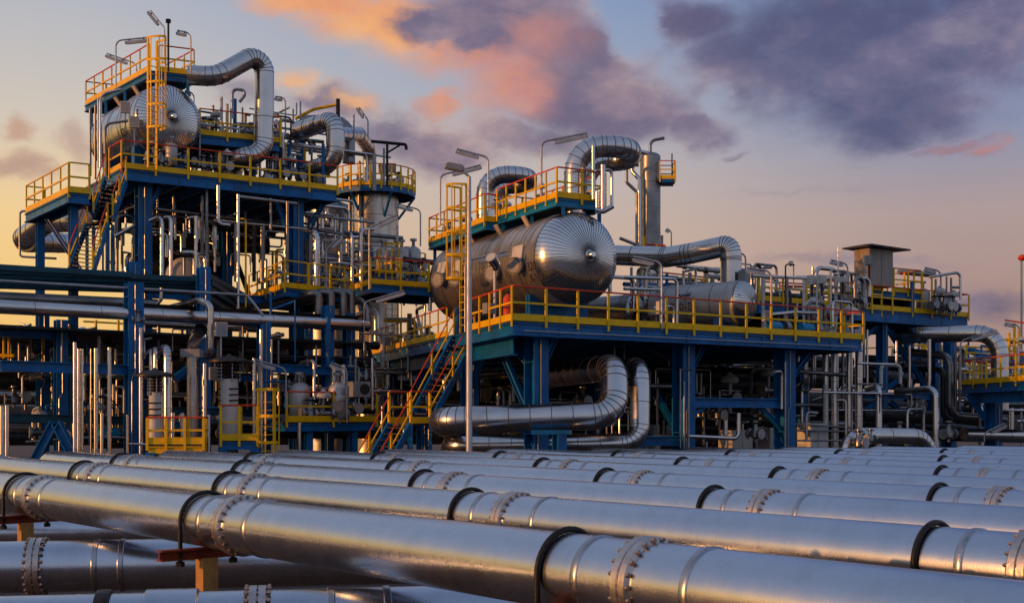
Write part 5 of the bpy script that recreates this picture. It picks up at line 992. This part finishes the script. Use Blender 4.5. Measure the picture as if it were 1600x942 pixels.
LP_ = [
 ('floodlight on bent pole at the left end of the widest vessel\'s walkway', (688, 352), (688, 274), (751, 258), 53, 3),
 ('floodlight on bent pole behind the tall lamp post, arm pointing left', (763, 330), (763, 246), (714, 233), 50, 3.2),
 ('floodlight on bent pole by the thick looped pipe, longest arm', (846, 320), (846, 222), (917, 208), 46, 3.4),
 ('floodlight on bent pole in front of the widest vessel\'s side', (727, 528), (727, 408), (793, 392), 44.4, 3.4),
 ('floodlight on bent pole at the front rail below the long branch pipe', (1034, 514), (1034, 410), (990, 401), 42.3, 3.6),
 ('floodlight on bent pole behind the small lettered vessel', (1165, 470), (1165, 397), (1145, 393), 52, 2.6),
 ('floodlight on bent pole at the front rail right of the small lettered vessel', (1205, 522), (1205, 424), (1167, 418), 45.6, 3.2),
 ('floodlight on bent pole between the left tower and the widest vessel', (657, 385), (657, 328), (618, 318), 56, 2.4),
 ('floodlight on bent pole before the fat upright column', (577, 452), (577, 356), (619, 336), 50, 2.6),
 ('warm-lit floodlight on short pole before the left tower\'s right column', (510, 452), (510, 390), (532, 369), 51, 3),
 ('floodlight on bent pole at the left end of the topmost walkway', (181, 135), (181, 64), (231, 59), 49.6, 2.4),
 ('floodlight on tall pole tilting up at the top of the left tower', (257, 100), (257, 44), (235, 17), 49.4, 2.4),
 ('floodlight on bent pole at the right end of the topmost walkway', (298, 116), (298, 52), (277, 48), 50, 2.2),
 ('floodlight low beside the topmost walkway rail', (214, 118), (213, 100), (167, 84), 53, 2.2),
 ('floodlight on bent pole right of the tallest arching pipe', (446, 218), (446, 153), (430, 151), 56, 2.4),
 ('floodlight tilting up above the round platform', (575, 215), (575, 188), (561, 168), 56, 2.4),
 ('hooked lamp pole right of the high drum', (303, 165), (303, 146), (289, 142), 53, 2),
 ('floodlight on bent pole left of the roofed cabinet', (1320, 445), (1326, 413), (1298, 406), 54, 2.6),
 ('floodlight on bent pole on the right tower\'s right end', (1470, 492), (1470, 424), (1445, 418), 58.6, 2.6),
 ('floodlight on bent pole left of the low right platform', (1501, 604), (1501, 532), (1557, 515), 53, 2.2),
 ('floodlight low at the low right platform\'s column', (1538, 690), (1538, 676), (1570, 661), 50, 2.4),
 ('floodlight on bent pole left of the tall yellow caged ladder', (569, 556), (569, 472), (631, 454), 49.6, 2.4),
 ('floodlight on bent pole beside the yellow ladder cage', (447, 640), (447, 576), (394, 560), 43, 2.6),
 ('floodlight on bent pole above the low gallery', (542, 660), (542, 576), (518, 566), 45, 2.6),
 ('floodlight beyond the front rail, far right of the central deck', (1240, 450), (1240, 418), (1238, 408), 58, 1.8),
 ('small floodlight on a hook behind the central deck', (1049, 400), (1049, 362), (1042, 357), 70, 2),
 ('floodlight at the far right edge behind the thick bending pipe', (1592, 520), (1592, 508), (1570, 504), 66, 2)]
for lab, bs, tp, rc, Y, wd in LP_: lamp(lab, bs, tp, rc, Y, w=wd)
r = thing('mast', 'thin antenna mast at the top of the left tower', 'mast', P(263, 112, 49.8)); MB().cyl(P(263, 112, 49.8), P(263, 30, 49.8), .045, 8).build('pole', 'dark_steel', r); m = MB(); m.cyl(P(263, 36, 49.8), P(263, 31, 49.8), .11, 10); m.build('sensor', 'dark_steel', r)
p0 = P(773, 506, 42.3); p0.z = zD; p1 = P(773, 418, 42.3); r = thing('spotlight', 'silver spotlight on an upright pole in front of the widest vessel', 'spotlight', p0); MB().cyl(p0, p1, .05, 10).build('pole', 'pole_grey', r)
a, b = P(775, 414, 42.2), P(767, 402, 41.9); MB().cyl(a, b, .16, 20, r2=.2).build('head', 'clad_head', r); MB().cyl(b, b+(b-a).normalized()*.02, .18, 20).build('lens', 'lens', r); MB().box((a+p1)/2, (.16, .16, .3)).build('mount', 'dark_steel', r)
for q, lab in (((602, 533, 53.5), 'grey box outside the left rail of the central platform'), ((764, 482, 41.4), 'dark box hung on the left rail near the red canister')):
    c = P(*q); bx = thing('junction_box', lab, 'junction box', c); MB().box(c, (.34, .3, .36), (VV, U, V3((0, 0, 1)))).build('housing', 'box_grey', bx); MB().bar(c-V3((0, 0, .18)), c-V3((0, 0, .6)), .05, .05).build('bracket', 'dark_steel', bx)
# ---------------------------------------------------------------- the thicket of small pipework between the big pieces
TENS = ['twentieth', 'thirtieth', 'fortieth', 'fiftieth']; TW = ['twenty', 'thirty', 'forty', 'fifty']
while len(ORD) < 59:
    n = len(ORD)+1; ORD.append(TENS[n//10-2] if n % 10 == 0 else TW[n//10-2]+'-'+ORD[n % 10-1])
MNAME = {'clad': 'bright silver', 'clad_grey': 'dull grey', 'clad_dark': 'blackish', 'box_white': 'whitish', 'beige': 'beige', 'blue': 'blue', 'yellow': 'yellow', 'galv': 'galvanised', 'clad_stain': 'brownish'}
def thicket(where, x0, x1, ya, yb, Y0, Y1, n, seed, base=None, mats=('clad', 'clad', 'clad_grey', 'clad_grey', 'clad_stain', 'box_white', 'clad_dark'), kinds='vvvllleef', wmax=7.0, length=(40, 130), zmin=None):
    """base: height of the floor the uprights stand on (world z) or None for free ends"""
    R = random.Random(seed); made = {}
    for _ in range(n):
        k = R.choice(kinds); x = R.uniform(x0, x1); Y = R.uniform(Y0, Y1); w = R.choice((2.5, 3, 3.5, 4, 4.5, 5, 6, wmax)); mat = R.choice(mats)
        yt = R.uniform(ya, yb); S = Y/F
        foot = lambda Y: (HY-(base-CZ)*F/Y) if base is not None else min(yb+25, yt+R.uniform(30, 110))
        if k == 'v':
            y2 = foot(Y); 
            if y2-yt < 12: yt = y2-R.uniform(15, 45)
            pts = [(x, y2, Y), (x, yt, Y)]
            if R.random() < .55: pts.append((x+R.choice((-1, 1))*R.uniform(6, 22), yt+R.uniform(-3, 3), Y*R.uniform(.985, 1.02)))
            nm = 'upright pipe' if len(pts) == 2 else 'crooked upright pipe'; name = 'pipe'
        elif k == 'l':
            L = R.uniform(*length); dr = VV if R.random() < .75 else U; a = P(x, yt, Y); b = a+dr*(L*S*1.1); 
            pts = [a, b]; nm = 'level pipe'; name = 'pipe'
            if R.random() < .5: pts.append(b+V3((0, 0, R.choice((-1, 1))*R.uniform(.4, 1.4)))); nm = 'stepped level pipe'
        elif k == 'e':
            a = P(x, yt, Y); h = R.uniform(.5, 1.6); s = R.choice((-1, 1)); q = R.uniform(.5, 1.5); pts = [a-V3((0, 0, h)), a, a+VV*s*q, a+VV*s*q-V3((0, 0, R.uniform(.4, 1.5)))]; nm = 'arched pipe'; name = 'pipe'
        else:
            a = P(x, yt, Y); h = R.uniform(.8, 1.8); q = R.uniform(.7, 1.6); mat = R.choice(('blue', 'blue', 'yellow')); w = 3.5
            pts = [a-V3((0, 0, h)), a, a+VV*q, a+VV*q-V3((0, 0, h))]; nm = 'steel portal frame'; name = 'pipe_support'
        THICK.append((sum((P(*a) if isinstance(a, tuple) else a).__sub__(P(*b) if isinstance(b, tuple) else b).length for a, b in zip(pts, pts[1:]))/S*w, where, mat, nm, name, x, [P(*p) if isinstance(p, tuple) else p for p in pts], w*S/2))
def build_thickets(limit):
    frames = [t for t in THICK if t[4] != 'pipe']; pipes = sorted([t for t in THICK if t[4] == 'pipe'], key=lambda t: -t[0])
    made = {}
    for t in frames+pipes[:limit]: made.setdefault((t[1], t[2], t[3], t[4]), []).append(t)
    for (where, mat, nm, name), its in made.items():
        its.sort(key=lambda t: t[5])
        for i, t in enumerate(its):
            q, r = t[6], t[7]
            m = MB().tube(q, r, bend=r*3 if name == 'pipe' else .01, n=10, segs=4 if name == 'pipe' else 1, bands=0 if name != 'pipe' else 1.3, bw=.015)
            o = m.build(name, [mat, 'seam']); lab = f'{MNAME[mat]} {nm}'+(f', {ORD[i]} from the left' if len(its) > 1 else '')+' '+where
            tag(o, lab, 'pipe' if name == 'pipe' else 'pipe support', f'{MNAME[mat]} {nm}s {where}')
            if name == 'pipe' and r > .06 and i % 2 == 0:
                d = (q[1]-q[0]); L = d.length; d.normalize(); c = q[0]+d*L*.45
                MB().lathe(c, d, [(0, r), (.001, r*1.6), (.05, r*1.6), (.051, r*1.2), (.075, r*1.2), (.076, r*1.6), (.125, r*1.6), (.126, r)], 14).build('flange', 'galv', o)
    m = MB(); ms = ['seam']
    for t in pipes[limit:]:
        if t[2] not in ms: ms.append(t[2])
        m.tube(t[6], t[7], bend=t[7]*3, n=9, segs=4, mi=ms.index(t[2]), bands=1.4, bmi=0, bw=.015)
        if t[7] > .06: d = (t[6][1]-t[6][0]).normalized(); r = t[7]; m.lathe(t[6][0]+d*.4, d, [(0, r), (.001, r*1.6), (.05, r*1.6), (.051, r*1.2), (.075, r*1.2), (.076, r*1.6), (.125, r*1.6), (.126, r)], 12, ms.index(t[2]))
    o = m.build('small_pipework', ms); tag(o, 'thicket of thin crossing service pipes filling the plant between larger equipment', 'small pipework', None, 'stuff')
THICK = []
thicket('among the left tower deck plant', 205, 455, 168, 250, 53.5, 60, 95, 3, zA, kinds='vvvlleef')
thicket('hanging under the left tower deck', 165, 400, 300, 400, 50, 61, 66, 5, None, kinds='vvvlllee', length=(60, 200))
thicket('behind the left tower\'s right column', 400, 535, 310, 385, 57, 63, 34, 6, None, kinds='vvlee')
thicket('in the shaded lower left bays', -20, 440, 505, 665, 43, 55, 110, 8, None, kinds='vvvllleef', length=(60, 180), mats=('clad', 'clad_grey', 'clad_grey', 'clad_stain', 'clad_dark', 'clad_grey', 'galv'))
thicket('crowding behind the low gallery', 430, 640, 520, 650, 48.5, 57, 40, 9, None, kinds='vvlllee')
thicket('crowding the central deck\'s right half', 978, 1340, 410, 475, 49.5, 60, 80, 12, zD, kinds='vvvvleef')
thicket('in the shade under the central deck', 640, 1340, 560, 670, 45.5, 60, 95, 15, None, kinds='vvvlllee', length=(50, 200), mats=('clad', 'clad', 'clad_grey', 'clad_grey', 'clad_stain', 'galv'))
thicket('below the right tower', 1335, 1600, 545, 670, 54, 70, 40, 17, None, kinds='vvllleef', length=(50, 160))
thicket('left of the widest vessel\'s rear end', 400, 672, 385, 440, 60, 66, 60, 19, CZ+6.0, kinds='vvvleef')
thicket('on the right tower deck', 1205, 1345, 425, 465, 55, 60, 22, 21, zR2, kinds='vvvef')
thicket('far off beyond the right tower', 1400, 1610, 530, 580, 68, 80, 40, 23, None, kinds='vvllf', mats=('clad_grey', 'yellow', 'blue', 'clad', 'yellow'))
npipe = sum(1 for o in ALL if o.name.split('.')[0] == 'pipe'); print('TABLE PIPES', npipe); build_thickets(max(20, 312-npipe))
put('valve', 'on the left tower deck\'s middle part', [(x, HY-9.98*F/Y, Y, 1.1) for x, Y in ((228, 50.6), (265, 53), (285, 54), (338, 52.2), (362, 54.5), (388, 53), (415, 52.5), (492, 55))])
put('valve', 'behind the low gallery\'s pipes', [(462, 612, 49, 1.3), (512, 596, 49.5, 1.3), (534, 616, 49, 1.2), (572, 600, 50, 1.2), (480, 585, 50, 1.2)])
put('valve', 'under the central deck', [(668, 640, 52, 1.4), (1092, 650, 49, 1.4), (1122, 660, 50, 1.3), (1188, 655, 50, 1.3), (1180, 690, 46, 1.2), (910, 640, 50, 1.4)])
put('act', 'under the central deck', [(700, 600, 54, 1.4), (1140, 640, 52, 1.5), (1200, 625, 54, 1.4)])
put('valve', 'below the right tower', [(1405, 690, 48, 1.2), (1482, 690, 50, 1.3), (1432, 650, 56, 1.3), (1520, 640, 58, 1.3)])
# ---------------------------------------------------------------- the kit's patterns themselves are not part of the place
for k, o in KIT.items():
    for c in list(o.children):
        for g in list(c.children): bpy.data.objects.remove(g)
        bpy.data.objects.remove(c)
    bpy.data.objects.remove(o)
bpy.context.view_layer.update()
seen = {}
for o in ALL:
    try: l = o.get('label')
    except ReferenceError: continue
    if not l: print('NOLABEL', o.name); continue
    if len(l.split()) > 16: print('LONG', len(l.split()), l)
    if l in seen: print('SAME', l)
    seen[l] = 1
